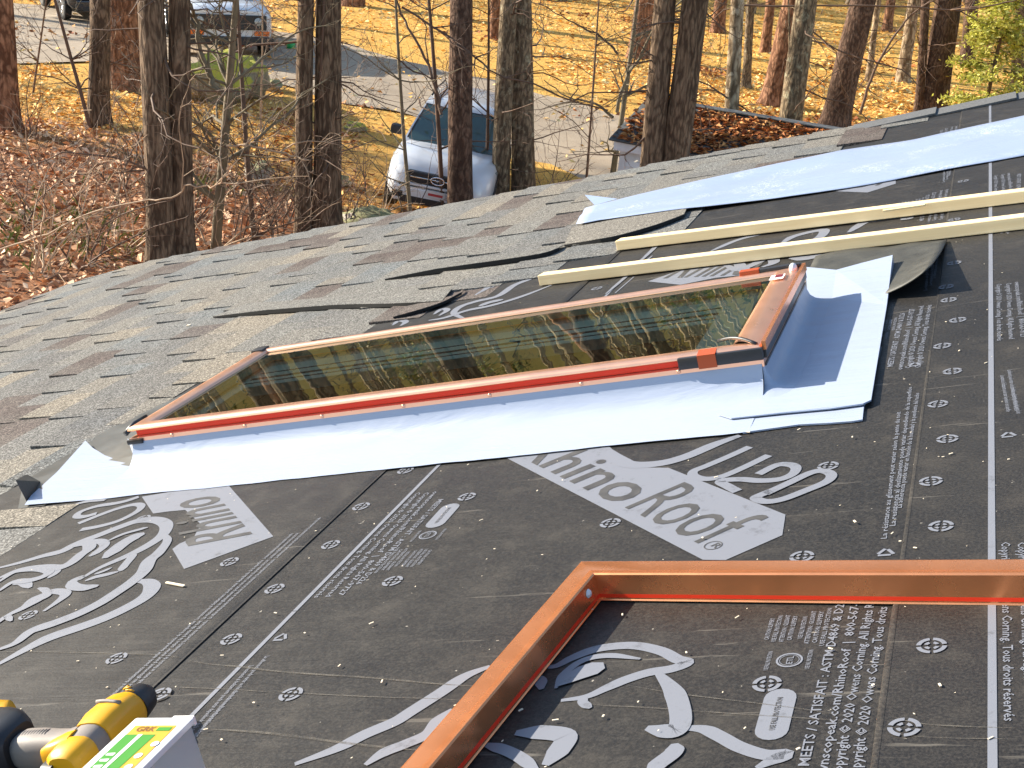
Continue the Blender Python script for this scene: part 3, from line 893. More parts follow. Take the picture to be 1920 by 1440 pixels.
em = MB()
for pts, w in (([(-1.8243, 1.6554), (-1.7871, 1.672), (-1.7516, 1.6943), (-1.719, 1.7089), (-1.7096, 1.7326), (-1.6986, 1.7506), (-1.678, 1.7731), (-1.6549, 1.8013), (-1.6254, 1.8258), (-1.5808, 1.8211), (-1.5378, 1.7933), (-1.5135, 1.7524), (-1.5107, 1.719), (-1.5202, 1.6829), (-1.537, 1.6539), (-1.5591, 1.621), (-1.5678, 1.5871)], 0.026),
               ([(-1.5091, 1.7461), (-1.479, 1.7141), (-1.4626, 1.6641), (-1.4605, 1.6332), (-1.4413, 1.591), (-1.4379, 1.5523), (-1.4429, 1.5112), (-1.4493, 1.4804), (-1.4665, 1.447), (-1.493, 1.4194), (-1.5201, 1.3964), (-1.5207, 1.3595), (-1.5393, 1.3407)], 0.028),
               ([(-1.4296, 1.556), (-1.4001, 1.5479), (-1.3746, 1.5219), (-1.3673, 1.4897), (-1.3795, 1.456), (-1.3977, 1.4279), (-1.422, 1.405), (-1.4636, 1.3715), (-1.482, 1.3369), (-1.4982, 1.2954)], 0.03),
               ([(-1.5788, 1.6596), (-1.5808, 1.6917), (-1.5822, 1.7217), (-1.5755, 1.7455), (-1.5625, 1.7592)], 0.035), ([(-1.6313, 1.7375), (-1.6167, 1.7633), (-1.591, 1.7791), (-1.5744, 1.7862)], 0.012),
               ([(-1.5872, 1.5747), (-1.5633, 1.5526), (-1.5315, 1.5418), (-1.5032, 1.5457)], 0.022), ([(-1.5828, 1.5693), (-1.5775, 1.5809), (-1.5667, 1.5895)], 0.02), ([(-1.4967, 1.6005), (-1.5048, 1.619), (-1.514, 1.6507), (-1.5214, 1.6725)], 0.018),
               ([(-1.5515, 1.5705), (-1.5386, 1.5836), (-1.5225, 1.5889), (-1.501, 1.5986)], 0.014), ([(-1.5504, 1.5949), (-1.5396, 1.6034), (-1.5297, 1.6172)], 0.01),
               ([(-1.7813, 1.608), (-1.759, 1.6364), (-1.7053, 1.64), (-1.6636, 1.6346), (-1.6494, 1.6509), (-1.653, 1.6859), (-1.6539, 1.7105), (-1.6785, 1.7335), (-1.7044, 1.7262)], 0.026), ([(-1.7658, 1.5908), (-1.7609, 1.6314), (-1.7179, 1.6364), (-1.6732, 1.6203), (-1.6711, 1.5997), (-1.6943, 1.5874), (-1.7273, 1.5863), (-1.7306, 1.552)], 0.02),
               ([(-1.7033, 1.7485), (-1.6527, 1.7408), (-1.6256, 1.72), (-1.6208, 1.6921), (-1.6249, 1.6739)], 0.02), ([(-1.674, 1.6359), (-1.6527, 1.6177), (-1.6528, 1.5925)], 0.014), ([(-1.7223, 1.5807), (-1.7031, 1.5835), (-1.6637, 1.5592)], 0.02),
               ([(-1.629, 1.4398), (-1.6213, 1.4635), (-1.6113, 1.4852), (-1.6162, 1.5111), (-1.6069, 1.5241), (-1.5975, 1.5373), (-1.5664, 1.5315), (-1.5527, 1.5184), (-1.5506, 1.4951), (-1.5527, 1.4638)], 0.02), ([(-1.6414, 1.5542), (-1.6181, 1.5444), (-1.594, 1.5228), (-1.598, 1.5069), (-1.6068, 1.4734)], 0.014), ([(-1.6204, 1.4303), (-1.6231, 1.4525), (-1.5957, 1.4347)], 0.012)):
    stroke(em, pts, w, PC)
em.build('printed_emblem', 'print', sheet_c)
num2 = MB()
stroke(num2, [(-1.7522, 1.8074), (-1.7121, 1.8168), (-1.6808, 1.8354), (-1.6663, 1.8725), (-1.675, 1.9022), (-1.7014, 1.9155), (-1.7325, 1.9035), (-1.759, 1.8768), (-1.7852, 1.8413)], 0.017, PC, 1.0)
stroke(num2, [(-1.7745, 1.8859), (-1.7975, 1.8743), (-1.8224, 1.8819), (-1.8293, 1.9054), (-1.8048, 1.9267), (-1.7643, 1.932), (-1.74, 1.9403), (-1.7214, 1.9563)], 0.017, PC, 1.0)
stroke(num2, [(-1.8755, 1.9367), (-1.8747, 1.9531), (-1.8456, 1.9608), (-1.8074, 1.9567)], 0.014, PC, 0.6)
num2.build('printed_numerals', 'print', sheet_c)
outline(sheet_c, [(-1.7133, 1.9558), (-1.653, 1.9662), (-1.5066, 1.9666), (-1.242, 1.6949), (-1.3565, 1.5895), (-1.4417, 1.6768), (-1.4415, 1.6972), (-1.4252, 1.7196), (-1.4492, 1.7792), (-1.5384, 1.8586), (-1.5779, 1.8593), (-1.6128, 1.8562)], PC)
text_on(sheet_c, 'rhino', (-1.2975, 1.7123), (-1.5132, 1.9245), 0, PC + 0.0005, 'ink', up=(-0.115, -0.03))

ef = MB()
for pts, w in (([(-0.5967, 1.2402), (-0.5763, 1.2391), (-0.5603, 1.2573), (-0.5334, 1.2764), (-0.4917, 1.2808), (-0.453, 1.2659), (-0.4278, 1.2454), (-0.4143, 1.2373), (-0.4299, 1.2248), (-0.4551, 1.2183), (-0.4786, 1.2045), (-0.4977, 1.1877), (-0.5166, 1.171), (-0.5451, 1.164)], 0.0165), ([(-0.519, 1.1699), (-0.5169, 1.1584), (-0.5044, 1.1468)], 0.012),
               ([(-0.5594, 1.1891), (-0.5592, 1.2194), (-0.5436, 1.2499), (-0.514, 1.2583), (-0.4728, 1.2482)], 0.011), ([(-0.4438, 1.2159), (-0.4177, 1.1786), (-0.4028, 1.1448), (-0.395, 1.1154), (-0.3983, 1.1), (-0.4141, 1.1018), (-0.43, 1.1063)], 0.024),
               ([(-0.3968, 1.1067), (-0.369, 1.1041), (-0.3485, 1.0907), (-0.3247, 1.0719), (-0.2971, 1.0585), (-0.2764, 1.0593), (-0.29, 1.0482), (-0.302, 1.0368)], 0.017), ([(-0.5766, 1.188), (-0.5875, 1.2097), (-0.6114, 1.2139), (-0.6373, 1.2246)], 0.016), ([(-0.5967, 1.2402), (-0.6126, 1.2488), (-0.6216, 1.2429)], 0.012),
               ([(-0.578, 1.1004), (-0.5481, 1.101), (-0.5176, 1.0931), (-0.5162, 1.0685), (-0.5232, 1.0411)], 0.026), ([(-0.6075, 1.0795), (-0.58, 1.0689), (-0.5547, 1.0535), (-0.5271, 1.029)], 0.016), ([(-0.3926, 1.0774), (-0.3905, 1.0627), (-0.4005, 1.0446), (-0.4086, 1.0296)], 0.020),
               ([(-0.8299, 1.0444), (-0.791, 1.0739), (-0.7671, 1.1022), (-0.7406, 1.1267), (-0.7284, 1.1478), (-0.7069, 1.1867), (-0.6885, 1.2226), (-0.6634, 1.2439)], 0.021), ([(-0.7374, 1.0425), (-0.725, 1.0656), (-0.706, 1.0811), (-0.686, 1.1009), (-0.6844, 1.1275), (-0.6754, 1.1505)], 0.019)):
    stroke(ef, pts, w, PA)
eye = [(-0.5591, 1.1915), (-0.5576, 1.2144), (-0.5458, 1.2336), (-0.5308, 1.2428), (-0.5164, 1.242), (-0.5107, 1.2292), (-0.5164, 1.2172), (-0.5311, 1.2082), (-0.5456, 1.1987)]
ef.poly(eye, PA + 0.0012)
ef.build('printed_emblem', 'print', sheet_a)

eg = MB()
for pts, w in (([(-1.4515, 3.0967), (-1.5139, 3.1786), (-1.5221, 3.25), (-1.4858, 3.287), (-1.428, 3.3131), (-1.4173, 3.4237), (-1.3859, 3.4817), (-1.3726, 3.584), (-1.3874, 3.6418), (-1.4531, 3.7155)], 0.028), ([(-1.5756, 3.136), (-1.5265, 3.1387), (-1.4753, 3.1863), (-1.4176, 3.1977), (-1.3665, 3.2257), (-1.3211, 3.2707), (-1.2716, 3.3431)], 0.024),
               ([(-1.5867, 3.2005), (-1.5834, 3.2531), (-1.5545, 3.2252), (-1.558, 3.1734)], 0.02), ([(-1.5789, 3.4221), (-1.5621, 3.5038), (-1.5148, 3.4624), (-1.523, 3.3704)], 0.022), ([(-1.4963, 3.4372), (-1.4782, 3.5188)], 0.02), ([(-1.4484, 3.2131), (-1.4266, 3.2428), (-1.3879, 3.2504)], 0.03),
               ([(-1.6955, 3.1462), (-1.6953, 3.1921), (-1.6598, 3.1623), (-1.6588, 3.1229)], 0.02)):
    stroke(eg, pts, w, PC)
eg.build('printed_emblem', 'print', sheet_c)
eh = MB()
for pts, w in (([(-0.8287, 3.4664), (-0.766, 3.5643), (-0.683, 3.593)], 0.024), ([(-0.6233, 3.4113), (-0.5957, 3.4882), (-0.5212, 3.5055), (-0.5227, 3.4097), (-0.5679, 3.3738)], 0.03), ([(-0.444, 3.4221), (-0.398, 3.529), (-0.2862, 3.5011)], 0.03), ([(-0.4286, 3.5231), (-0.3534, 3.5095), (-0.2921, 3.4999)], 0.02),
               ([(-0.5721, 3.2243), (-0.5204, 3.1916), (-0.4663, 3.2299), (-0.3871, 3.2518)], 0.04), ([(-0.7501, 3.2611), (-0.6984, 3.1815), (-0.6576, 3.2288), (-0.6343, 3.276), (-0.6106, 3.1998), (-0.6356, 3.1675)], 0.03), ([(-0.7248, 3.2953), (-0.6848, 3.1734), (-0.6516, 3.1188)], 0.03),
               ([(-1.0591, 3.3453), (-1.0418, 3.4931), (-1.0317, 3.687)], 0.012), ([(-1.048, 3.1342), (-1.0347, 3.3311), (-1.016, 3.5321)], 0.012), ([(-1.0211, 3.1313), (-1.0111, 3.2923)], 0.012)):
    stroke(eh, pts, w, PA)
eh.build('printed_emblem', 'print', sheet_a)
outline(sheet_a, [(-0.9502, 3.2089), (-0.8613, 3.3037), (-0.7475, 3.2472), (-0.656, 3.11), (-0.7499, 3.13), (-0.8383, 3.1113)], PA)
text_on(sheet_a, 'rhino', (-0.9087, 3.2174), (-0.668, 3.1157), 0, PA + 0.0005, 'ink', up=(0.06, 0.17))
outline(sheet_a, [(-0.591, 4.1164), (-0.4987, 4.2252), (-0.3689, 4.1416), (-0.3598, 4.0196), (-0.4393, 3.9536)], PA)
text_on(sheet_a, 'of', (-0.5093, 4.0715), (-0.3929, 4.0341), 0, PA + 0.0005, 'ink', up=(0.06, 0.16))

# ------------------------------------------------------------------ shingles, one by one
EXPO = 0.1445
def in_view(u, v, n=0.0, margin=0.25):
    p = RM @ Vector((u, v, n)) - cam.matrix_world.translation
    q = Matrix(cr).transposed() @ p
    if q.z > -0.3: return False
    k = 2385.0 / 960.0
    x, y = k * q.x / -q.z, k * q.y / -q.z
    return abs(x) < 1 + margin and abs(y) < 0.75 + margin
def course_ranges(u):
    if u < -2.3: return [(0.35, 5.49, 0.16)]
    if u < -2.2: return [(0.35, 1.95, 0.16), (1.95, 2.50, 0.045), (2.50, 2.80, 0.085), (2.80, 5.49, 0.16)]
    tb = [(-2.0, [(0.35, 1.95, 0.216), (3.00, 5.49, 0.16)]), (-1.9, [(3.10, 5.49, 0.17)]), (-1.75, [(3.19, 5.49, 0.17)]), (-1.6, [(3.33, 5.49, 0.18)]),
          (-1.45, [(3.47, 5.49, 0.19)]), (-1.3, [(3.64, 5.49, 0.20)]), (-1.15, [(3.82, 5.49, 0.23)]), (-1.0, [(4.62, 5.49, 0.16)]), (-0.88, [(4.70, 5.49, 0.16)]),
          (-0.72, [(4.76, 5.49, 0.17)]), (-0.60, [(4.98, 5.49, 0.17)]), (-0.42, [(5.25, 5.49, 0.18)])]
    for lim, r in tb:
        if u < lim: return r
    return []
tabs = []
rs = random.Random(5)
k = -21
while True:
    u = -2.5195 + EXPO * k
    k += 1
    if u > -0.4: break
    for va, vb, L in course_ranges(u):
        v = va - rs.uniform(0, 0.15) if va < 0.5 else va
        raised = rs.random() < 0.5
        while v < vb:
            w = min(rs.choice((0.12, 0.16, 0.20, 0.24, 0.30, 0.36)) * rs.uniform(0.9, 1.1), vb - v + 0.001)
            if vb - (v + w) < 0.05: w = vb - v
            if in_view(u, v + w / 2):
                tabs.append((u, v, w, L, raised))
            v += w
            raised = not raised if rs.random() < 0.85 else raised
def tab_geo(u, v, w, L, raised, r):
    nb = (0.0125 if raised else 0.0078) + r.uniform(-0.0008, 0.0012)
    s0, s1 = r.uniform(0.002, 0.010) * (1 if raised else -0.4), r.uniform(0.002, 0.010) * (1 if raised else -0.4)
    lift = r.uniform(0.0, 0.0022)
    b0, b1 = sag(u) + 0.0036, sag(u + L) + 0.0036
    du = r.uniform(-0.004, 0.004)
    nt_ = 0.0045 + (0.0012 if raised else 0)
    vs = [(u + du, v + s0, b0 + nb + lift), (u + du, v + w - s1, b0 + nb), (u + L, v + w, b1 + nt_), (u + L, v, b1 + nt_),
          (u + du, v + s0, b0 + 0.0012), (u + du, v + w - s1, b0 + 0.0012), (u + L, v + w, b1 + 0.0008), (u + L, v, b1 + 0.0008)]
    return vs, [(0, 3, 2, 1), (4, 5, 1, 0), (5, 6, 2, 1), (6, 7, 3, 2), (7, 4, 0, 3)]
camr = RM.inverted() @ cam.matrix_world.translation
tabs.sort(key=lambda t: ((Vector((t[0], t[1], 0)) - camr).length / (t[2] ** 0.35)))
mass = MB()
for i, t in enumerate(tabs):
    r = random.Random(i * 13 + 1)
    vs, fs = tab_geo(*t, r)
    if i < 296:
        c = Vector((t[0], t[1] + t[2] / 2, 0))
        o = MB().add([Vector(p) - c for p in vs], [f[::-1] for f in fs]).build('shingle', 'shingle', roof_o, loc=c)
    else:
        mass.add(vs, [f[::-1] for f in fs])
mo = mass.build('shingle_rows', 'shingle_mass', roof_o)
mo['kind'] = 'stuff'
# darker strip shingles capping the far edge above the field
u = -0.62
i = 0
while u < 2.2:
    L = 0.30
    m_ = MB().add([(u, 5.335, 0.012), (u + L + 0.03, 5.335, 0.020), (u + L + 0.03, 5.50, 0.022), (u, 5.50, 0.014), (u, 5.335, 0.006), (u + L + .03, 5.335, 0.010), (u + L + .03, 5.50, 0.0), (u, 5.50, 0.0)],
                  [(0, 1, 2, 3), (4, 5, 1, 0), (5, 6, 2, 1), (6, 7, 3, 2), (7, 4, 0, 3)])
    m_.build('edge_shingle', plain('dark_edge_shingle', (0.095 - 0.01 * (i % 2), 0.097, 0.098), 0.9, var=0.4, vscale=150, bmp=0.5, bscale=200) if i == 0 else bpy.data.materials['dark_edge_shingle'], roof_o)
    u += L
    i += 1
# loose strips not yet nailed down, their near edges standing off the roof
def loose(name, label, near, far, n_near, n_far, th=0.004):
    a, b = spline(near, 4), spline(far, 4)
    m = min(len(a), len(b))
    ra = [a[int(i * (len(a) - 1) / (m - 1))] for i in range(m)]
    rb = [b[int(i * (len(b) - 1) / (m - 1))] for i in range(m)]
    mb = MB()
    nn = [0.0155 + (n_near - 0.0155) * min(1, 4 * (i + 0.3) / m, 1.2 * (m - i) / m + 0.3) for i in range(m)]
    mb.grid([[(p.x, p.y, nn[i] + th) for i, p in enumerate(ra)], [(0.5 * (p.x + q.x), 0.5 * (p.y + q.y), 0.4 * nn[i] + 0.6 * n_far + th) for i, (p, q) in enumerate(zip(ra, rb))], [(p.x, p.y, n_far + th) for p in rb]])
    mb.grid([[(p.x, p.y, nn[i]) for i, p in enumerate(ra)], [(p.x, p.y, nn[i] + th) for i, p in enumerate(ra)]])
    mb.grid([[(p.x, p.y, n_far) for p in rb], [(p.x, p.y, nn[i]) for i, p in enumerate(ra)]])
    o = thing(name, label, 'shingle', RM)
    mb.build('strip', 'shingle', o)
    MB().grid([[(p.x + 0.001, p.y - 0.0012, 0.0135) for p in ra], [(p.x + 0.001, p.y - 0.0012, nn[i] + th * 0.8) for i, p in enumerate(ra)]]).build('shaded_cut_edge', 'dark', o)  # black cut asphalt, with the shade under the lifted edge painted in
    return tag(o, label, 'shingle', 'loose shingles at the edge of the shingled field')
loose('loose_shingle', 'loose grey shingle strip with a thick dark edge, lower one of two', [(-2.6519, 3.662), (-2.3844, 3.5791), (-2.0372, 3.4715), (-1.7963, 3.3699), (-1.603, 3.3073)], [(-2.5869, 3.8038), (-2.33, 3.7071), (-2.0415, 3.6361), (-1.7957, 3.5314), (-1.6403, 3.473)], 0.0245, 0.0155, 0.003)
loose('loose_shingle', 'loose grey shingle strip with a thick dark edge, upper one of two', [(-2.0393, 3.8162), (-1.8301, 3.7868), (-1.6245, 3.7618), (-1.4461, 3.7627), (-1.4021, 3.8263)], [(-1.9924, 3.9687), (-1.8186, 3.9518), (-1.6181, 3.8999), (-1.4587, 3.885), (-1.4048, 3.8934)], 0.0265, 0.0155, 0.003)
loose('loose_shingle', 'short torn shingle end lying beside the skylight', [(-1.7185, 3.2044), (-1.6654, 3.2222), (-1.5983, 3.2882), (-1.5739, 3.3899)], [(-1.7601, 3.3122), (-1.6887, 3.3335), (-1.5962, 3.3666), (-1.5847, 3.4431)], 0.018, 0.0155)
loose('loose_shingle', 'long grey starter strip shingle lying just below the white film', [(-1.3989, 3.8749), (-1.2224, 3.8366), (-1.1011, 3.922), (-1.0295, 4.0402)], [(-1.4609, 4.1655), (-1.3158, 4.1749), (-1.1806, 4.1725), (-1.0486, 4.1871)], 0.023, 0.019)

# ------------------------------------------------------------------ skylight
SU0, SU1, SV0, SV1 = -1.868, -0.466, 2.165, 2.728
sk = thing('skylight', 'long glazed skylight in a shiny copper frame standing on the black roof', 'skylight', RM)
# curb and light well under the glass
curb = MB()
def ring_box(mb, a, b, z0, z1):
    (u0, u1, v0, v1), (x0, x1, y0, y1) = a, b
    for lo, hi in (((u0, v0, z0), (u1, y0, z1)), ((u0, y1, z0), (u1, v1, z1)), ((u0, y0, z0), (x0, y1, z1)), ((x1, y0, z0), (u1, y1, z1))):
        mb.box(lo, hi)
ring_box(curb, (SU0 + 0.008, SU1 - 0.008, SV0 + 0.008, SV1 - 0.008), (HOLE[0], HOLE[1], HOLE[2], HOLE[3]), -0.10, 0.060)
curb.build('curb', 'drywall', sk)
well = MB()
a, b, c, d = HOLE
well.add([(a, c, -0.10), (b, c, -0.10), (b, d, -0.10), (a, d, -0.10), (a, c, -0.6), (b, c, -0.6), (b, d, -0.6), (a, d, -0.6)], [(0, 1, 5, 4), (1, 2, 6, 5), (2, 3, 7, 6), (3, 0, 4, 7)])
well.build('light_well', 'drywall', sk)
MB().add([(a - .3, c - .3, -0.6), (b + .3, c - .3, -0.6), (b + .3, d + .3, -0.6), (a - .3, d + .3, -0.6)], [(0, 1, 2, 3)]).build('room_darkness', 'dark', sk)  # near-black sheet paints in the darkness of the unlit room
# sash and copper cladding: one profile run round the four sides, mitred
PROF = [(0.004, 0.056), (-0.004, 0.057), (-0.005, 0.0715), (0.001, 0.0730), (0.0115, 0.0738), (0.0128, 0.0760), (0.0128, 0.0842), (0.010, 0.0858), (-0.002, 0.0864), (-0.0045, 0.0884), (-0.0035, 0.0925), (0.001, 0.0955), (0.008, 0.0967), (0.018, 0.0965), (0.032, 0.0945), (0.039, 0.0918), (0.041, 0.088)]
SCALE = {'near': 1.0, 'head': 1.55, 'far': 0.30, 'sill': 0.9}
def off(o, side):
    return 0.013 + (o - 0.013) * SCALE[side] if o > 0.013 else o
rings = []
for o, n in PROF:
    n2 = n
    rings.append([(SU0 + off(o, 'sill'), SV0 + off(o, 'near'), n2), (SU1 - off(o, 'head'), SV0 + off(o, 'near'), n2), (SU1 - off(o, 'head'), SV1 - off(o, 'far'), n2), (SU0 + off(o, 'sill'), SV1 - off(o, 'far'), n2)])
for q, nm in enumerate(('side_rail', 'head_rail', 'side_rail', 'sill_rail')):
    mb = MB()
    j = (q + 1) % 4
    NS = 24
    rows = []
    for r in rings:
        A, B = Vector(r[q]), Vector(r[j])
        row = []
        for s in range(NS + 1):
            p = A.lerp(B, s / NS)
            p.z += 0.0006 * noise.noise(p * 6)
            row.append(p)
        rows.append(row)
    # the head cladding bulges
    if nm == 'head_rail':
        for i, (o, n) in enumerate(PROF):
            if o > 0.013:
                for p in rows[i]:
                    p.z += 0.005 * math.sin(math.pi * (o - 0.013) / (0.041 - 0.013))
    mb.grid(rows[::-1])
    ob = mb.build(nm, 'copper', sk, True)
    smooth_angle(ob, 50)
G0, G1, G2, G3 = SU0 + off(0.041, 'sill'), SU1 - off(0.041, 'head'), SV0 + off(0.041, 'near'), SV1 - off(0.041, 'far')
gp_ = MB().add([(G0 - 0.004, G2 - 0.004, 0.0875), (G1 + 0.004, G2 - 0.004, 0.0875), (G1 + 0.004, G3 + 0.004, 0.0875), (G0 - 0.004, G3 + 0.004, 0.0875)], [(0, 1, 2, 3)]).build('glass_pane', 'glass', sk)
ge = MB()
ring_box(ge, (G0 - 0.004, G1 + 0.004, G2 - 0.004, G3 + 0.004), (G0 + 0.001, G1 - 0.001, G2 + 0.001, G3 - 0.001), 0.0812, 0.0870)
ge.build('glass_edge', 'edge_green', gp_)
sp_ = MB()
ring_box(sp_, (G0 - 0.004, G1 + 0.004, G2 - 0.004, G3 + 0.004), (G0 + 0.012, G1 - 0.012, G2 + 0.010, G3 - 0.010), 0.068, 0.0805)
sp_.build('glass_spacer', 'edge_green', sk)
st_ = MB()
ring_box(st_, (G0, G1, G2, G3), (G0 + 0.05, G1 - 0.10, G2 + 0.03, G3 - 0.21), 0.036, 0.060)  # far side widened so its pale top stands in for green pane reflections
st_.build('inner_sash', 'sash_green', sk)
gk = MB()
for v_, w in ((0.100, 0.004), (0.140, 0.012), (0.178, 0.004)):
    gk.box((G0 + 0.03, G3 - v_ - w, 0.0602), (G1 - 0.10, G3 - v_, 0.0615))
gk.build('inner_gasket', 'plastic_black', sk)
MB().box((SU0 + 0.012, SV0 + 0.0035, 0.0742), (SU1 - 0.012, SV0 + 0.0122, 0.0856)).build('red_reflection', 'red_reflection', sk)  # added red strips paint in the copper mirrored inside the channel
MB().box((SU1 - 0.0122, SV0 + 0.013, 0.0742), (SU1 - 0.0035, SV1 - 0.013, 0.0856)).build('red_reflection', 'red_reflection', sk)
# black corner pieces held with tape
def corner(name, lo, hi, ch=0.003, m='plastic_black'):
    return smooth_angle(MB().cbox(lo, hi, ch).build(name, m, sk))
cp = corner('corner_cover', (SU1 - 0.150, SV0 - 0.010, 0.0705), (SU1 + 0.006, SV0 + 0.004, 0.0930))
MB().box((SU1 - 0.112, SV0 - 0.0115, 0.0690), (SU1 - 0.078, SV0 - 0.0100, 0.0945)).build('tape', 'tape', cp)
tape = MB().grid([[(SU1 - 0.112, SV0 - 0.0112, 0.0942), (SU1 - 0.078, SV0 - 0.0112, 0.0942)], [(SU1 - 0.112, SV0 + 0.012, 0.0985), (SU1 - 0.078, SV0 + 0.012, 0.0985)]])
tape.build('tape', 'tape', cp)
arch = MB()
for s in range(9):
    pass
arch.tube([(SU1 - 0.085 + 0.010 * s, SV0 + 0.060 - 0.0065 * s, 0.0965 + 0.0085 * math.sin(math.pi * s / 8)) for s in range(9)], [0.0035] * 9, 8)
arch.build('corner_gasket', 'plastic_black', sk, True)
corner('corner_cover', (SU1 - 0.128, SV1 - 0.008, 0.078), (SU1 + 0.002, SV1 + 0.008, 0.1045))
MB().cbox((SU1 - 0.132, SV1 - 0.010, 0.077), (SU1 - 0.088, SV1 + 0.010, 0.106), 0.002).build('tape', 'tape', sk)
MB().ball((SU1 - 0.012, SV1 - 0.022, 0.098), 0.009, 10, 8, (1, 2.0, 1.4)).build('foil_cap', 'white_label', sk, True)
corner('corner_cover', (SU0 - 0.012, SV0 - 0.010, 0.058), (SU0 + 0.030, SV0 + 0.012, 0.0690))
c2 = MB().tube([(SU0 - 0.010, SV0 - 0.006, 0.084), (SU0 - 0.009, SV0 + 0.03, 0.094), (SU0 - 0.003, SV0 + 0.07, 0.0965)], [0.006, 0.006, 0.004], 8)
c2.build('corner_gasket', 'plastic_black', sk, True)
corner('corner_cover', (SU0 - 0.006, SV1 - 0.030, 0.088), (SU0 + 0.030, SV1 + 0.006, 0.1005))
# gaskets and head flashing edge on the upslope side
hf = MB()
hf.box((SU1 + 0.004, SV0 + 0.005, 0.070), (SU1 + 0.010, SV1 - 0.002, 0.085))
hf.build('head_gasket', 'plastic_black', sk)
MB().box((SU1 - 0.002, SV0 + 0.006, 0.0555), (SU1 + 0.006, SV1 - 0.004, 0.0605)).build('head_gasket', 'plastic_black', sk)
MB().box((SU1 + 0.0045, SV0 + 0.004, 0.0855), (SU1 + 0.012, SV1 + 0.004, 0.1015)).build('head_fin', 'copper2', sk)
for (x, y, n), m in (((SU1 - 0.050, SV1 - 0.115, 0.1025), 'white_label'), ((SU1 - 0.040, SV1 - 0.100, 0.1032), 'maroon')):
    s = 0.030 if m == 'white_label' else 0.016
    MB().box((x, y, n), (x + s, y + s * 1.3, n + 0.0006)).build('sticker', m, sk)
for i in range(7):
    u = SU0 + 0.11 + i * 0.19
    MB().lathe([(0.0, 0.004), (0.003, 0.0035), (0.0046, 0.0), ], (u, SV0 - 0.0045, 0.0680), (0, -1, 0), 10).build('screw', 'copper', sk, True)

# ------------------------------------------------------------------ white flashing membrane round the curb
mm = thing('flashing_membrane', 'white flashing membrane folded around the base of the copper skylight', 'membrane', RM)
NEARV = 1.965
def edge_wob(u, s=0):
    return 0.006 * noise.noise(Vector((u * 5, s, 0))) + 0.003 * noise.noise(Vector((u * 17, s, 3)))
rows = []
prof = [(None, 0.0), (-0.155, 0.0), (-0.105, 0.0), (-0.065, 0.0015), (-0.045, 0.0050), (-0.032, 0.0115), (-0.022, 0.0210), (-0.013, 0.0330), (-0.007, 0.0440), (-0.0045, 0.0520)]
NU = 64
for o, n in prof:
    row = []
    for i in range(NU + 1):
        u = SU0 + (SU1 - SU0) * i / NU
        if o is None:
            row.append((u, NEARV + edge_wob(u), 0.0095))
        else:
            w = 0.0022 * noise.noise(Vector((u * 4, o * 18, 1)))
            row.append((u, SV0 + o, 0.0105 + n + abs(w) * (1 if n < 0.02 else 0.15)))
    rows.append(row)
mb = MB().grid(rows)
ob = mb.build('side_skirt', 'membrane', mm, True)
# the tongue that runs on past the lower corner, cut in a curve
tongue = [(-2.0288, 1.9641), (-2.0591, 2.0197), (-2.106, 2.1624), (-2.1655, 2.3466), (-2.1071, 2.2977), (-2.0286, 2.2421), (-1.9572, 2.1995), (-1.8963, 2.1726)] + [(SU0 + 0.03, SV0 - 0.02), (SU0 + 0.03, NEARV + edge_wob(SU0 + 0.03) + 0.001)]
tz = [0.010, 0.010, 0.009, 0.020, 0.015, 0.010, 0.008, 0.006, 0.0055, 0.0048]
MB().poly([(p[0], p[1], z) for p, z in zip(tongue, tz)], 0.004).build('lower_tongue', 'membrane', mm)
ear = MB().grid([[(SU0 - 0.003, SV0 - 0.012, 0.012), (SU0 - 0.004, SV0 - 0.002, 0.064)], [(SU0 - 0.010, SV0 + 0.014, 0.012), (SU0 - 0.030, SV0 + 0.018, 0.066)]])
ear.build('corner_ear', 'membrane', mm, True)
# head side: cove, then the upper sheet laid over the side skirt
rows = []
NV = 34
for o, n in [(0.003, 0.048), (0.005, 0.03), (0.010, 0.016), (0.018, 0.0075), (0.036, 0.0025), (0.06, 0.0)]:
    rows.append([(SU1 + o + (0.004 * noise.noise(Vector((o * 9, (SV0 + (SV1 - SV0) * j / NV) * 9, 0))) if o > 0.01 else 0), SV0 + (SV1 - SV0) * j / NV, 0.0145 + n) for j in range(NV + 1)])
MB().grid(rows).build('head_cove', 'membrane', mm, True)
near_cone = MB()
cr_rows = []
for k in range(7):
    t = math.pi / 2 * k / 6
    row = []
    for o, n in [(0.003, 0.048), (0.006, 0.03), (0.012, 0.016), (0.022, 0.0075), (0.04, 0.0025), (0.06, 0.0)]:
        row.append((SU1 + o * math.sin(t), SV0 - o * math.cos(t), 0.0145 + n))
    cr_rows.append(row)
near_cone.grid(cr_rows).build('corner_fold', 'membrane', mm, True)
upper = [(SU1 + 0.055, SV0 - 0.0), (SU1 + 0.055, SV1 - 0.0), (SU1 + 0.0, SV1 + 0.02)] + [(-0.4968, 2.9764), (-0.4197, 2.9181)] + [(-0.3641, 2.9431), (-0.2963, 2.9658), (-0.2877, 2.6122), (-0.2787, 2.2495), (-0.2732, 2.0384), (-0.285, 2.0244), (-0.3374, 2.0205), (-0.4177, 2.0246), (-0.5057, 2.0251)] + [(SU1 - 0.07, SV0 - 0.11), (SU1 - 0.02, SV0 - 0.05)]
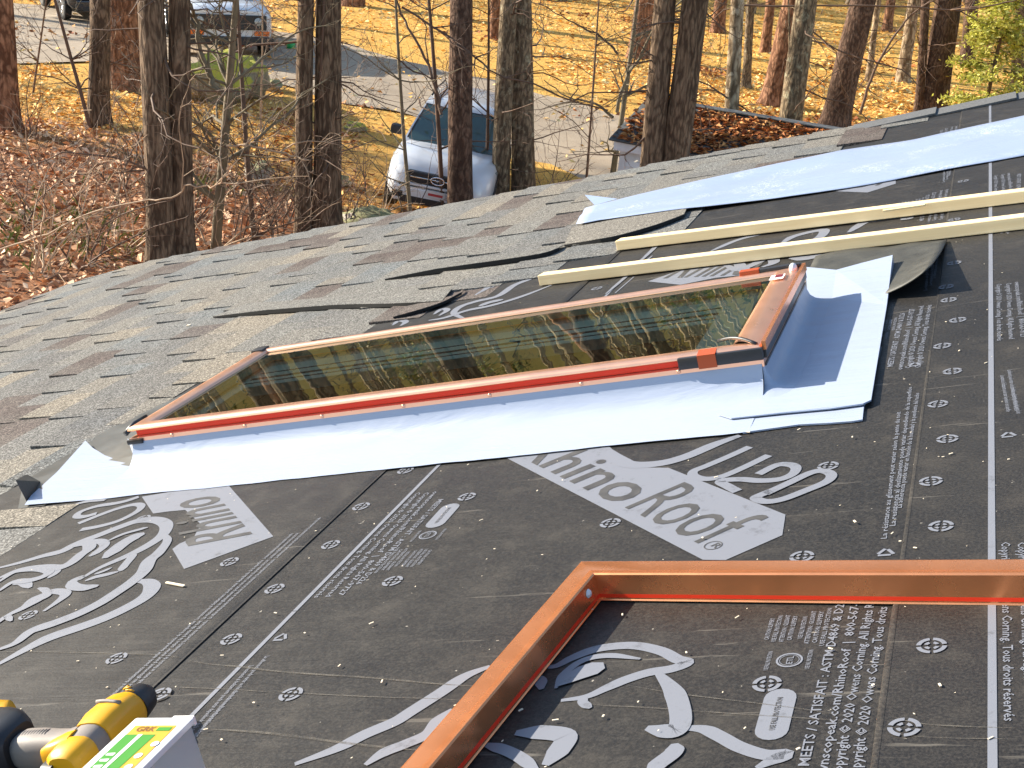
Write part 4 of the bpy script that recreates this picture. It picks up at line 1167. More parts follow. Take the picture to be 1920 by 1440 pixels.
# a fine grid clipped to the outline, so that it can ripple
def inside(p, poly):
    x, y = p
    c = False
    for i in range(len(poly)):
        a, b = poly[i], poly[i - 1]
        if (a[1] > y) != (b[1] > y) and x < (b[0] - a[0]) * (y - a[1]) / (b[1] - a[1]) + a[0]:
            c = not c
    return c
MB().poly([(p[0], p[1], 0.0014 * noise.noise(Vector((p[0] * 9, p[1] * 9, 0))) + 0.02 * max(0, p[1] - 2.72) / 0.25) for p in upper], 0.0128, 0.0148).build('head_sheet', 'membrane', mm)
lower = [(SU1 - 0.01, NEARV + edge_wob(SU1))] + [(-0.3841, 1.9729), (-0.3314, 1.9651), (-0.2973, 1.9624), (-0.2816, 1.965), (-0.2843, 2.0168)] + [(SU1 + 0.18, SV0 - 0.05), (SU1 - 0.01, SV0 - 0.05)]
MB().poly(lower, 0.0070, 0.0098).build('lower_sheet', 'membrane', mm)

# ------------------------------------------------------------------ dark felt pieces
fl = thing('sill_flap', 'dark grey flashing flap along the low end of the skylight', 'flashing', RM)
rows = []
for j in range(30):
    v = 1.96 + (2.98 - 1.96) * j / 29
    lowu = -2.205 + 0.17 * max(0, (v - 2.45) / 0.55) + 0.006 * noise.noise(Vector((v * 4, 0, 0))) + 0.16 * max(0, 2.16 - v) / 0.2
    hi = SU0 - 0.003 if v > SV0 else SU0 - 0.003 - (SV0 - v) * 0.5
    w = max(0.0, min(1.0, (v - 2.165) / 0.03))
    rows.append([(lowu, v, 0.0092), (lowu * 0.6 + hi * 0.4, v, 0.0090), (hi - 0.012, v, 0.0094 + 0.008 * w), (hi, v, 0.0098 + 0.055 * w * (1 if v < SV1 else max(0, 1 - (v - SV1) * 8)))])
MB().grid(rows[::-1]).build('flap_sheet', 'felt_flap', fl, True)
fin_o = thing('upturned_corner', 'small black upturned felt corner beside the tip of the white membrane', 'felt', RM)
f0, f1, f2 = (-2.0445, 1.9889), (-2.1009, 2.1006), (-1.9862, 1.9832)
MB().add([(*f0, 0.008), (*f2, 0.010), (*f1, 0.016), (f0[0] - 0.02, f0[1] + 0.01, 0.060), (f1[0] - 0.05, f1[1] + 0.02, 0.030)], [(0, 1, 2), (0, 2, 4, 3), (3, 4, 2, 0)]).build('felt_corner', 'felt', fin_o)
ft = thing('felt_scrap', 'olive black felt scrap with a curled edge above the head of the skylight', 'felt', RM)
rows = []
NS, NT = 18, 14
for i in range(NS + 1):
    s = i / NS
    row = []
    for j in range(NT + 1):
        t = j / NT
        u = -0.50 + s * 0.315
        v0 = 2.735 - 0.07 * s + 0.02 * math.sin(s * 5)
        v1 = 3.17 + 0.02 * math.sin(s * 7) - 0.09 * max(0, s - 0.75) * 4 * 0.6
        v = v0 + (v1 - v0) * t
        lift = 0.055 * max(0.0, s - 0.55) ** 1.5 * (1 - t) ** 1.2 / 0.30
        row.append((u - 0.25 * lift, v + 0.4 * lift, 0.0105 + lift + 0.003 * noise.noise(Vector((s * 3, t * 3, 0)))))
    rows.append(row)
MB().grid(rows).build('felt_sheet', 'felt', ft, True)
for ob in (ft.children[0],):
    md = ob.modifiers.new('thickness', 'SOLIDIFY')
    md.thickness = 0.003

# ------------------------------------------------------------------ white film strip across the far side
wf = thing('white_film_strip', 'long white film strip lying crosswise on the far part of the roof', 'film strip', RM)
rows = []
NSEG = 70
for i in range(NSEG + 1):
    s = i / NSEG
    u = -1.455 + s * 3.0
    vn = 4.215 - 0.155 * min(1, max(0, s * 3.2)) ** 0.8 + 0.10 * max(0, (s - 0.28)) * 1.35
    vf = 4.47 + 0.30 * min(1, s / 0.28) ** 0.9 + 0.22 * max(0, s - 0.28)
    row = []
    for j in range(15):
        t = j / 14
        v = vn + (vf - vn) * t
        if s < 0.02: v += 0.03 * (t - 0.5)
        crown = 0.004 * math.sin(math.pi * t) + 0.010 * max(0, t - 0.72) / 0.28 * (0.5 + 0.5 * math.sin(u * 5.0 + 1))
        row.append((u + 0.05 * t * (1 - min(1, s * 8)) * -1, v + 0.004 * noise.noise(Vector((u * 6, t * 2, 0))), 0.011 + 0.014 * max(min(1.0, max(0.0, (-0.75 - u) / 0.3)), min(1.0, max(0.0, (t - 0.72) / 0.2)) * min(1.0, max(0.0, (-0.35 - u) / 0.25))) + crown + 0.004 * noise.noise(Vector((u * 3.5, t * 4, 5)))))
    rows.append(row)
fo = MB().grid(rows).build('film', 'film', wf, True)
md = fo.modifiers.new('thickness', 'SOLIDIFY')
md.thickness = 0.002
cor = (-1.4829, 4.5344)
MB().add([(cor[0], cor[1], 0.028), (cor[0] + 0.09, cor[1] + 0.01, 0.034), (cor[0] - 0.055, cor[1] + 0.075, 0.062)], [(0, 1, 2)]).build('curled_corner', 'film', wf)

# ------------------------------------------------------------------ two pine strips
for (a, b, lab, n) in (((-1.1639, 3.6771), (-0.0073, 3.4209), 'pale pine strip lying across the black underlayment, farther of two', 0.0105), ((-1.3091, 3.349), (-0.014, 3.1246), 'pale pine strip lying across the black underlayment, nearer of two', 0.0105)):
    d = Vector(b) - Vector(a)
    ang = math.atan2(d.y, d.x)
    o = MB().cbox((0, 0, 0), (2.44, 0.040, 0.030), 0.0016).build('wood_strip', 'wood')
    o.matrix_world = at_roof(a[0], a[1], n, ang)
    tag(o, lab, 'wood strip', 'pine strips laid across the roof')
kn = MB().cbox((0.0, 0.0, 0.0), (0.11, 0.012, 0.005), 0.0015).build('wood_sliver', 'wood')
kn.matrix_world = at_roof(*(-0.354, 3.4621), 0.0372, -0.12)
tag(kn, 'thin wood sliver lying on the farther pine strip', 'wood chip')

# ------------------------------------------------------------------ loose copper flashing frame in the foreground
fr_a, fr_b = (-0.5949, 1.4375), (-0.05, 1.3562)
ang = math.atan2(fr_b[1] - fr_a[1], fr_b[0] - fr_a[0]) + rad(1.1)
cf = thing('copper_frame', 'loose rectangular copper flashing frame lying on the roof in front', 'copper frame', at_roof(fr_a[0], fr_a[1], 0.0078, ang))
FP = [(0.0, 0.0), (0.0, 0.036), (0.0014, 0.0385), (0.005, 0.0395), (0.022, 0.0362), (0.0245, 0.0372), (0.0325, 0.0378), (0.0345, 0.036), (0.0350, 0.005), (0.0355, 0.0022), (0.0366, 0.0016), (0.0370, 0.0006)]
FL, FW = 1.40, 0.60
frings = [[(o, -o, n), (FL - o, -o, n), (FL - o, -FW + o, n), (o, -FW + o, n)] for o, n in FP]
for q, nm in enumerate(('long_rail', 'short_rail', 'long_rail', 'short_rail')):
    j = (q + 1) % 4
    mb = MB()
    rows = []
    for r in frings:
        A, B = Vector(r[q]), Vector(r[j])
        rows.append([A.lerp(B, s / 16) for s in range(17)])
    mb.grid(rows)
    rail = smooth_angle(mb.build(nm, 'copper2', cf), 40)
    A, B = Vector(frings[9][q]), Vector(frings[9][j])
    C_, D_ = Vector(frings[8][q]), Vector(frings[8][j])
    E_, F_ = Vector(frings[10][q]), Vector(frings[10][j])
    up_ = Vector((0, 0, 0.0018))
    MB().grid([[C_ + up_ * 2.2, D_ + up_ * 2.2], [A + up_, B + up_]]).build('red_edge_reflection', 'red_reflection', rail)  # painted red line where the copper wall mirrors itself
MB().lathe([(0.0, 0.004), (0.004, 0.003), (0.0062, 0.0)], (0.0352, -0.062, 0.024), (1, 0, 0), 10).build('rivet', 'white_label', cf, True)

# ------------------------------------------------------------------ cordless drill lying on its side
db = (-1.1552, 1.0503)
dr = thing('cordless_drill', 'yellow and black cordless drill lying on its side behind the screw tub', 'drill', at_roof(db[0] - 0.012, db[1] - 0.030, 0.0075, rad(4)))
def lofted(sections, m, name, parent, k=20, sm=True):
    """sections: (centre, half-width along a, half-height along n, axis a) superellipse rings"""
    rows = []
    for c, wa, wn, ax, pw in sections:
        ax = Vector(ax).normalized()
        row = []
        for j in range(k + 1):
            t = 2 * math.pi * j / k
            ct, s_ = math.cos(t), math.sin(t)
            x = math.copysign(abs(ct) ** pw, ct) * wa
            y = math.copysign(abs(s_) ** pw, s_) * wn
            row.append(Vector(c) + ax * x + Vector((0, 0, 1)) * y)
        rows.append(row)
    mb = MB()
    mb.grid(rows)
    for r, rev in ((rows[0], True), (rows[-1], False)):
        o = len(mb.v)
        mb.v += [tuple(p) for p in r[:-1]]
        f = tuple(range(o, o + k))
        mb.f.append(f if rev else f[::-1])
    ob = mb.build(name, m, parent)
    if sm: smooth_angle(ob, 45)
    return ob
VA = (0, 1, 0)
# grip along +u, battery at the low end, motor housing across the high end
lofted([((-0.030, 0.002, 0.036), 0.019, 0.020, VA, 0.8), ((-0.018, 0.003, 0.036), 0.0225, 0.0235, VA, 0.75), ((0.005, 0.002, 0.036), 0.0225, 0.0235, VA, 0.75), ((0.028, 0.001, 0.036), 0.020, 0.0225, VA, 0.75), ((0.046, 0.0, 0.036), 0.020, 0.022, VA, 0.75), ((0.060, 0.002, 0.036), 0.026, 0.024, VA, 0.75)], 'tool_grey', 'grip', dr)
for i in range(9):
    MB().tube([(-0.016 + 0.0042 * i, 0.003 + 0.0185 * math.cos(t), 0.036 + 0.0225 * math.sin(t) + 0.0009) for t in [math.pi * (0.32 + 0.5 * q / 6) for q in range(7)]], [0.0009] * 7, 5).build('grip_rib', 'tool_grey', dr, True)
lofted([((-0.028, 0.004, 0.038), 0.030, 0.027, VA, 0.6), ((-0.034, 0.004, 0.038), 0.036, 0.033, VA, 0.5), ((-0.046, 0.002, 0.038), 0.046, 0.037, VA, 0.45), ((-0.062, 0.002, 0.038), 0.050, 0.0385, VA, 0.4), ((-0.078, 0.002, 0.038), 0.050, 0.0385, VA, 0.4)], 'tool_black', 'battery_shoe', dr)
bt = lofted([((-0.0785, 0.0, 0.038), 0.056, 0.0375, VA, 0.4), ((-0.096, 0.0, 0.038), 0.058, 0.0385, VA, 0.38), ((-0.128, 0.0, 0.038), 0.057, 0.0385, VA, 0.38), ((-0.133, 0.0, 0.038), 0.053, 0.034, VA, 0.4)], 'yellow', 'battery', dr)
for vv in (-0.036, -0.012):
    MB().box((-0.122, vv, 0.0762), (-0.104, vv + 0.017, 0.0772)).build('battery_label', 'brown_ink', bt)
lofted([((-0.080, 0.050, 0.040), 0.010, 0.024, VA, 0.6), ((-0.088, 0.062, 0.042), 0.016, 0.026, VA, 0.6), ((-0.120, 0.066, 0.042), 0.018, 0.026, VA, 0.6)], 'yellow', 'battery_latch', dr)
UA = (1, 0, 0)
# housing, pointing away along +v
lofted([((0.073, -0.052, 0.036), 0.018, 0.020, UA, 0.7), ((0.073, -0.046, 0.036), 0.025, 0.025, UA, 0.7), ((0.073, -0.018, 0.036), 0.027, 0.027, UA, 0.7), ((0.074, -0.014, 0.036), 0.0235, 0.0250, UA, 0.7)], 'yellow', 'motor_cap', dr)
lofted([((0.074, -0.0145, 0.0365), 0.0230, 0.0245, UA, 0.75), ((0.0745, 0.000, 0.0365), 0.0240, 0.0252, UA, 0.75), ((0.075, 0.010, 0.037), 0.0232, 0.0250, UA, 0.75)], 'tool_grey', 'housing_band', dr)
lofted([((0.075, 0.009, 0.037), 0.0255, 0.0265, UA, 0.7), ((0.077, 0.03, 0.038), 0.0275, 0.0290, UA, 0.62), ((0.079, 0.055, 0.038), 0.0270, 0.0285, UA, 0.62), ((0.081, 0.072, 0.038), 0.0255, 0.0265, UA, 0.75), ((0.081, 0.080, 0.038), 0.0225, 0.0235, UA, 0.95)], 'yellow', 'motor_housing', dr)
lofted([((0.0812, 0.0803, 0.038), 0.0235, 0.0235, UA, 1.0), ((0.082, 0.088, 0.038), 0.0225, 0.0225, UA, 1.0), ((0.083, 0.106, 0.038), 0.0195, 0.0195, UA, 1.0), ((0.0835, 0.116, 0.038), 0.012, 0.012, UA, 1.0)], 'tool_black', 'chuck', dr)
for i in range(3):
    MB().tube([(0.080 + 0.0245 * math.cos(t), 0.0835 + 0.008 * i, 0.038 + (0.0237 - 0.0012 * i) * math.sin(t)) for t in [math.pi * (0.35 + 0.12 * i + 0.15 * q / 3) for q in range(4)]], [0.0013] * 4, 5).build('torque_mark', 'yellow', dr, True)
MB().tube([(0.060 + 0.009 * q, 0.052 - 0.001 * q, 0.0660 + 0.0012 * math.sin(q)) for q in range(5)], [0.0028] * 5, 6).build('vent_rib', 'tool_grey', dr, True)
lofted([((0.030, -0.026, 0.038), 0.006, 0.016, VA, 0.7), ((0.040, -0.022, 0.038), 0.013, 0.0215, VA, 0.6), ((0.056, -0.016, 0.038), 0.020, 0.0250, VA, 0.6), ((0.066, -0.012, 0.038), 0.018, 0.0255, VA, 0.6)], 'yellow', 'trigger_guard', dr)
lofted([((0.044, -0.045, 0.034), 0.012, 0.013, VA, 0.7), ((0.062, -0.050, 0.034), 0.014, 0.014, VA, 0.7)], 'tool_black', 'belt_clip', dr)

# ------------------------------------------------------------------ clear tub of screws with a printed lid
bx = thing('screw_tub', 'clear plastic screw tub with green and yellow label in the near corner', 'tub', at_roof(-1.004, 0.893, 0.0075, rad(-1)))
BW, BL, BH = 0.080, 0.124, 0.080
tub = MB()
def shell(mb, x0, x1, y0, y1, z0, z1, t):
    mb.box((x0, y0, z0), (x1, y1, z0 + t))
    for lo, hi in (((x0, y0, z0 + t), (x1, y0 + t, z1)), ((x0, y1 - t, z0 + t), (x1, y1, z1)), ((x0, y0 + t, z0 + t), (x0 + t, y1 - t, z1)), ((x1 - t, y0 + t, z0 + t), (x1, y1 - t, z1))):
        mb.box(lo, hi)
shell(tub, 0.003, BW - 0.003, 0.003, BL - 0.003, 0.0, BH - 0.008, 0.0016)
tub.build('tub', 'clear', bx)
lid = smooth_angle(MB().cbox((-0.001, -0.001, BH - 0.0078), (BW + 0.001, BL + 0.001, BH), 0.0022).build('lid', 'lid', bx))
MB().cbox((BW * 0.62, BL + 0.001, BH - 0.012), (BW * 0.98, BL + 0.006, BH - 0.001), 0.001).build('latch', 'white_label', lid)
z = BH + 0.0004
MB().poly([(0.012, 0.006), (BW - 0.010, 0.006), (BW - 0.010, BL - 0.016), (0.012, BL - 0.016)], z).build('label_sheet', 'yellow_label', lid)
MB().poly([(0.011, 0.002), (0.050, 0.002), (0.054, BL - 0.034), (0.012, BL - 0.034)], z + 0.0003).build('label_panel', 'green_label', lid)
MB().poly([(0.028, 0.002), (0.0335, 0.002), (0.036, BL - 0.034), (0.030, BL - 0.034)], z + 0.0006).build('label_stripe', 'white_label', lid)
text_on(lid, 'grk', (0.020, BL - 0.028), (0.046, BL - 0.028), 0.009, z + 0.0006, 'brown_ink')
MB().poly([(0.048, BL - 0.027), (BW - 0.013, BL - 0.027), (BW - 0.013, BL - 0.020), (0.048, BL - 0.020)], z + 0.0004).build('label_panel', 'green_label', lid)
for q in range(5):
    MB().poly([(0.0145, 0.006 + 0.011 * q), (0.0255, 0.006 + 0.011 * q), (0.0255, 0.011 + 0.011 * q), (0.0145, 0.010 + 0.011 * q)], z + 0.0006).build('label_bar', 'white_label', lid)
for y, x in ((0.072, 0.066), (0.050, 0.060), (0.030, 0.062)):
    MB().poly([(x + 0.005 * math.cos(t), y + 0.005 * math.sin(t)) for t in [2 * math.pi * q / 12 for q in range(12)]], z + 0.0006).build('label_dot', 'white_label', lid)
rsc = random.Random(3)
scr = MB()
for i in range(60):
    c = Vector((rsc.uniform(0.02, BW - 0.02), rsc.uniform(0.03, BL - 0.03), rsc.uniform(0.006, 0.04)))
    d = Vector((rsc.uniform(-1, 1), rsc.uniform(-1, 1), rsc.uniform(-0.3, 0.3))).normalized() * 0.013
    scr.tube([c - d, c + d], [0.0022, 0.001], 5)
so = scr.build('screws', 'chrome', bx)
so['kind'] = 'stuff'

# ------------------------------------------------------------------ chips of wood left on the sheets
rc = random.Random(11)
chip_me = [MB().cbox((-0.5, -0.5, 0), (0.5, 0.5, 1.0), 0.12).mesh('wood_chip', 'chip') for _ in range(1)]
chip_me[0].materials.clear()
chip_me[0].materials.append(MT['chip'])
def chip(u, v, L, W, n=0.0092, a=None, lab='tiny pale wood chip scattered on the black underlayment', grp='wood chips scattered on the underlayment'):
    o = bpy.data.objects.new('wood_chip', chip_me[0])
    COL.objects.link(o)
    o.matrix_world = at_roof(u, v, n, rc.uniform(0, 3.14) if a is None else a) @ Matrix.Diagonal((L, W, min(L, W) * 0.5, 1))
    return tag(o, lab, 'wood chip', grp)
big = (-1.3319, 1.5289)
chip(big[0], big[1], 0.052, 0.0045, a=-0.35, lab='long pale wood splinter lying below the grey animal emblem', grp=None)
for (u, v) in [(-0.5687, 1.3708), (-0.5222, 1.3528), (-0.4183, 1.2544), (-0.373, 1.3329), (-0.4621, 1.5621), (-0.1959, 1.5088), (-0.1419, 1.786), (-0.0649, 1.7459), (-0.1526, 1.7767), (-0.1767, 1.4881), (-0.2907, 1.8916), (-0.3811, 1.9506), (-0.4664, 1.9622), (-0.0956, 2.1797), (-0.1681, 2.4554), (-0.1402, 2.2644), (-0.6292, 1.4421), (-0.4829, 1.1262), (-0.5368, 1.1203), (-0.5855, 1.1413), (-0.7821, 1.5758), (-0.8478, 1.6886), (-0.9371, 1.7554), (-0.786, 1.7895), (-1.0577, 1.9899), (-0.9739, 1.945), (-1.1602, 1.7006), (-1.0699, 1.4103), (-0.9837, 1.3455), (-1.0883, 1.2928), (-1.209, 1.3911), (-1.343, 1.2938), (-1.2303, 1.2178), (-0.88, 1.2535), (-0.7971, 1.2116), (-0.671, 1.1547), (-0.8868, 1.3638), (-0.9605, 1.1697), (-0.9574, 1.0892), (-0.9959, 1.1121), (-0.2027, 1.1745), (-0.2544, 1.2518), (-0.1114, 1.3707), (-0.089, 1.0791), (-0.1369, 1.1718), (-0.2647, 1.0634), (-0.4504, 1.153), (-0.3236, 1.1004), (-0.2073, 1.535), (-0.2582, 1.5785), (-0.4851, 1.7785)]:
    chip(u, v, rc.uniform(0.003, 0.0075), rc.uniform(0.0013, 0.0025))
for k, (u, v) in enumerate([(-2.6791, 3.5539), (-1.596, 5.6056), (-1.3229, 4.4617)]):
    chip(u, v, 0.016, 0.012, 0.0195, lab=('white paper scrap on the shingles left of the skylight', 'white speck on the shingles near the roof edge by the shed', 'white speck at the start of the film strip')[k], grp=None)
dust = MB()
for i in range(300):
    px, py = rc.uniform(-1.9, 0.25), rc.uniform(0.95, 3.2)
    if -2.0 < px < -0.27 and 1.93 < py < 2.95: continue
    s = rc.uniform(0.0008, 0.0024)
    a = rc.uniform(0, 3.1)
    c_, s_ = math.cos(a) * s, math.sin(a) * s
    dust.add([(px - c_, py - s_, 0.0094), (px + s_ * .5, py - c_ * .5, 0.0094), (px + c_, py + s_, 0.0098), (px - s_ * .5, py + c_ * .5, 0.0094)], [(0, 1, 2, 3)])
do = dust.build('sawdust', 'chip')
do.matrix_world = RM
tag(do, 'fine pale sawdust specks over the black underlayment', 'sawdust', kind='stuff')

# ------------------------------------------------------------------ ground, driveway
g = MB()
xs = [-130 + 2.5 * i for i in range(105)]
ys = [-20 + 2.5 * i for i in range(90)]
g.grid([[(x, y, gz(x, y)) for x in xs] for y in ys])
tag(g.build('ground', 'ground', smooth=True), kind='structure')
UP = [(-26.991, 28.7926), (-23.6532, 30.082), (-20.3266, 30.181), (-17.052, 30.0857), (-14.5365, 29.3462), (-11.4495, 27.1882), (-8.39, 26.0798), (-6.2194, 24.5794), (-4.2962, 23.0723), (-2.1089, 21.1516)]
LO = [(-18.8039, 19.8761), (-17.5638, 22.2267), (-15.9415, 23.6156), (-13.423, 23.2448), (-11.1402, 22.0809), (-9.5186, 21.9271), (-6.9401, 20.5975), (-5.0604, 19.6483), (-3.9099, 18.8578), (-2.4603, 18.0255)]
up_s, lo_s = spline(UP, 5), spline(LO, 5)
rows = []
for i, (a, b) in enumerate(zip(up_s, lo_s)):
    row = []
    for j in range(13):
        p = b.lerp(a, j / 12)
        wob = 0.25 * noise.noise(Vector((p.x * 0.8, p.y * 0.8, j))) if j in (0, 12) else 0
        row.append((p.x + wob, p.y + wob, gz(p.x, p.y) + 0.035))
    rows.append(row)
tag(MB().grid(rows).build('driveway', 'asphalt', smooth=True), kind='structure')
def on_road(x, y):
    best, bi = 1e9, 0
    for i in range(0, len(up_s)):
        m = (up_s[i] + lo_s[i]) / 2
        d = (m.x - x) ** 2 + (m.y - y) ** 2
        if d < best: best, bi = d, i
    a, b = up_s[bi], lo_s[bi]
    ax = a - b
    t = ((x - b.x) * ax.x + (y - b.y) * ax.y) / ax.length_squared
    return -0.02 < t < 1.02

def leaf(mb, x, y, z, s, r, tilt=0.5):
    a = r.uniform(0, 6.283)
    c, n_ = math.cos(a), math.sin(a)
    w = s * r.uniform(0.35, 0.6)
    f = s * r.uniform(-0.25, 0.45)
    t1, t2 = s * tilt * r.uniform(-1, 1), s * tilt * r.uniform(-1, 1)
    mb.add([(x - c * s, y - n_ * s, z - t1), (x + n_ * w, y - c * w, z + f + t2), (x + c * s, y + n_ * s, z + t1), (x - n_ * w, y + c * w, z + f - t2)], [(0, 1, 2, 3)])
rl = random.Random(21)
brown, gold, red = MB(), MB(), MB()
def house(x, y):
    return x > ex - 0.1 and y < 5.3
i = 0
while i < 105000:
    i += 1
    az = rad(rl.uniform(-58, 14))
    d = rl.uniform(8.0, 34.0) if i < 60000 else rl.uniform(17.0, 66.0)
    x, y = d * math.sin(az), d * math.cos(az)
    if house(x, y): continue
    patch = noise.noise(Vector((x * 0.25, y * 0.25, 2)))
    road = on_road(x, y) if (y > 12 and d < 50) else False
    if road and rl.random() < (0.97 if patch < 0.2 else 0.85): continue
    s = rl.uniform(0.036, 0.075) * (0.82 if d < 14 else 1 if d < 24 else 1.0 + (d - 24) * 0.022)
    z = gz(x, y) + rl.uniform(0.0, 0.05) + (0.035 if road else 0)
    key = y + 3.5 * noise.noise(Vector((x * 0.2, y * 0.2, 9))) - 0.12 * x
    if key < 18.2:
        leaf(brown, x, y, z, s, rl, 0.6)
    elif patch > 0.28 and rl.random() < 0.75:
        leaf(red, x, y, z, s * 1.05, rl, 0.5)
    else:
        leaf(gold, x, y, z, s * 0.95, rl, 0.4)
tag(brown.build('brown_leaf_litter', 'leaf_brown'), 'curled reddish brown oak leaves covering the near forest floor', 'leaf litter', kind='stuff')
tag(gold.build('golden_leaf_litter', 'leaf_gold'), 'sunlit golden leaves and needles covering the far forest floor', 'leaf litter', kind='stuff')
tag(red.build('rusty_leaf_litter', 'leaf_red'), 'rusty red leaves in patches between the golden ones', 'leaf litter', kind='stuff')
gr = MB()
for (cx, cy), spread, cnt in (((-10.0706, 12.1683), 1.3, 260), ((-8.941, 11.5665), 1.0, 160), ((-9.6432, 15.359), 0.8, 160), ((-7.2847, 15.4439), 0.7, 60)):
    for q in range(cnt):
        x, y = rl.gauss(cx, spread * 0.5), rl.gauss(cy, spread * 0.5)
        z = gz(x, y)
        h = rl.uniform(0.05, 0.16)
        a = rl.uniform(0, 6.28)
        dx, dy = math.cos(a) * h * 0.7, math.sin(a) * h * 0.7
        gr.add([(x, y, z), (x + 0.012, y + 0.006, z), (x + dx, y + dy, z + h), (x + dx * 0.4, y + dy * 0.4, z + h * 0.7)], [(0, 1, 2, 3)])
tag(gr.build('low_greenery', 'grass'), 'patches of low green plants among the fallen leaves', 'ground plants', kind='stuff')

# ------------------------------------------------------------------ trees
def grow(mb, p, d, L, r, lev, rnd, up=0.05, bend=0.22, kids=0.6):
    """a wandering, forking branch"""
    p, d = Vector(p), Vector(d).normalized()
    n = max(3, min(9, int(L / 0.16)))
    step = L / n
    pts, rads = [p.copy()], [r]
    side = rnd.choice((-1, 1))
    for i in range(n):
        d = (d + Vector((rnd.gauss(0, bend), rnd.gauss(0, bend), rnd.gauss(0, bend * 0.7) + up))).normalized()
        p = p + d * step
        pts.append(p.copy())
        rads.append(max(0.0022, r * (1 - 0.8 * (i + 1) / n)))
        if lev > 0 and i >= 0 and rnd.random() < kids:
            q = d.cross(Vector((rnd.gauss(0, 1), rnd.gauss(0, 1), rnd.gauss(0, 1)))).normalized() * side
            side = -side
            grow(mb, p, d * 0.75 + q * rnd.uniform(0.5, 1.0), L * rnd.uniform(0.35, 0.6) * (1 - 0.4 * i / n), max(0.0026, rads[-1] * 0.66), lev - 1, rnd, up, bend, kids)
    mb.tube(pts, rads, 6 if r > 0.02 else (4 if r > 0.006 else 3), False)

def trunk_path(lean, H, rnd, wob=0.06, ly=0.0):
    ph = [rnd.uniform(0, 6.28) for _ in range(4)]
    out = []
    z = -0.25
    zs = [-0.25, 0.0, 0.12, 0.3, 0.6]
    while zs[-1] < H: zs.append(zs[-1] + (0.45 if zs[-1] < 5 else 1.1))
    for z in zs:
        t = max(0, z)
        out.append(Vector((lean * z + wob * math.sin(t * 0.5 + ph[0]) * min(1, t) - wob * math.sin(ph[0]) * min(1, t), ly * z + wob * math.sin(t * 0.4 + ph[1]) * min(1, t) - wob * math.sin(ph[1]) * min(1, t), z)))
    return out

def needles_clump(mb, c, rr, cnt, rnd, s=0.16):
    for _ in range(cnt):
        v = Vector((rnd.gauss(0, 1), rnd.gauss(0, 1), rnd.gauss(0, 0.45))) * rr * 0.5
        p = Vector(c) + v
        a = Vector((rnd.gauss(0, 1), rnd.gauss(0, 1), rnd.gauss(0, 0.6))).normalized() * s * rnd.uniform(0.6, 1.4)
        b = a.cross(Vector((rnd.gauss(0, 1), rnd.gauss(0, 1), 1))).normalized() * s * 0.35
        mb.add([p - a, p + b, p + a, p - b], [(0, 1, 2, 3)])

def tree(name, label, stems, bark, seed, H=15.0, crown='bare', group='big trees beyond the roof', twigs=10, twig_mat='twig', cat='tree', low=0.8):
    """stems: list of (x, y, lean, radius)"""
    x0, y0 = stems[0][0], stems[0][1]
    rnd = random.Random(seed)
    t = thing(name, label, cat, at_ground(x0, y0), group)
    br, tw, cw = MB(), MB(), MB()
    for si, (x, y, lean, r) in enumerate(stems):
        path = [p + Vector((x - x0, y - y0, 0)) for p in trunk_path(lean, H, rnd, 0.05 * (1 if r > 0.1 else 1.6))]
        n = len(path)
        rads = []
        for p in path:
            z = max(0.0, p.z)
            rads.append(r * (1 - 0.045 * z if z < 16 else 0.28) * (1 + 0.42 * math.exp(-z / 0.22)))
        MB().tube(path, [max(0.02, q) for q in rads], 26 if r > 0.12 else 14, True, 0.10).build('trunk', bark, t, True)
        for i, p in enumerate(path):
            if p.z > 4.2 and rnd.random() < 0.75:
                a = rnd.uniform(0, 6.28)
                L = rnd.uniform(1.2, 3.0) * (1.1 - 0.5 * p.z / H)
                d = Vector((math.cos(a), math.sin(a), 0.25 if crown == 'pine' else 0.8))
                grow(br, p, d, L, rads[i] * 0.28, 2, rnd, 0.02 if crown == 'pine' else 0.1, 0.16, 0.5)
                if crown == 'pine' and p.z > 6.0:
                    for q in range(4):
                        f = rnd.uniform(0.4, 1.0)
                        needles_clump(cw, p + d.normalized() * L * f + Vector((rnd.gauss(0, .3), rnd.gauss(0, .3), rnd.gauss(0, .15))), 0.95, 26, rnd, 0.15)
        for q in range(twigs):
            i = rnd.randrange(5, min(n, 17))
            if path[i].z < low: continue
            a = rnd.uniform(0, 6.28)
            grow(tw, path[i], (math.cos(a), math.sin(a), rnd.uniform(-0.35, 0.3)), rnd.uniform(0.6, 2.4), rnd.uniform(0.008, 0.018), 2, rnd, -0.02, 0.3, 0.5)
    for nm_, q_, m_ in (('limbs', br, bark if crown == 'pine' else 'twig'), ('dead_twigs', tw, twig_mat), ('crown', cw, 'needles')):
        if q_.f:
            q_.build(nm_, m_, t, nm_ != 'crown')['kind'] = 'stuff'
    return t
def S(t, r): return (t[0], t[1], t[2], r)
tree('oak_tree', 'dark trunk cut off by the left edge above the brown leaves', [S((-13.7906, 16.2812, 0.0157), 0.17)], 'bark_red', 1)
tree('oak_tree', 'slim straight grey olive trunk standing in brown leaves near the upper left', [S((-13.0873, 17.5959, 0.0407), 0.165)], 'bark_oak', 2)
tree('pine_tree', 'broad reddish brown trunk behind the slim upper left tree', [S((-14.7269, 20.7104, 0.0437), 0.35)], 'bark_red', 3, 17, 'pine')
tree('pine_tree', 'thick twin grey brown trunk left of the mossy boulder, nearest tree to the roof', [S((-7.8525, 11.5353, 0.003), 0.150), S((-7.6929, 11.708, 0.0022), 0.125)], 'bark_oak', 4, 16, 'bare', twigs=12)
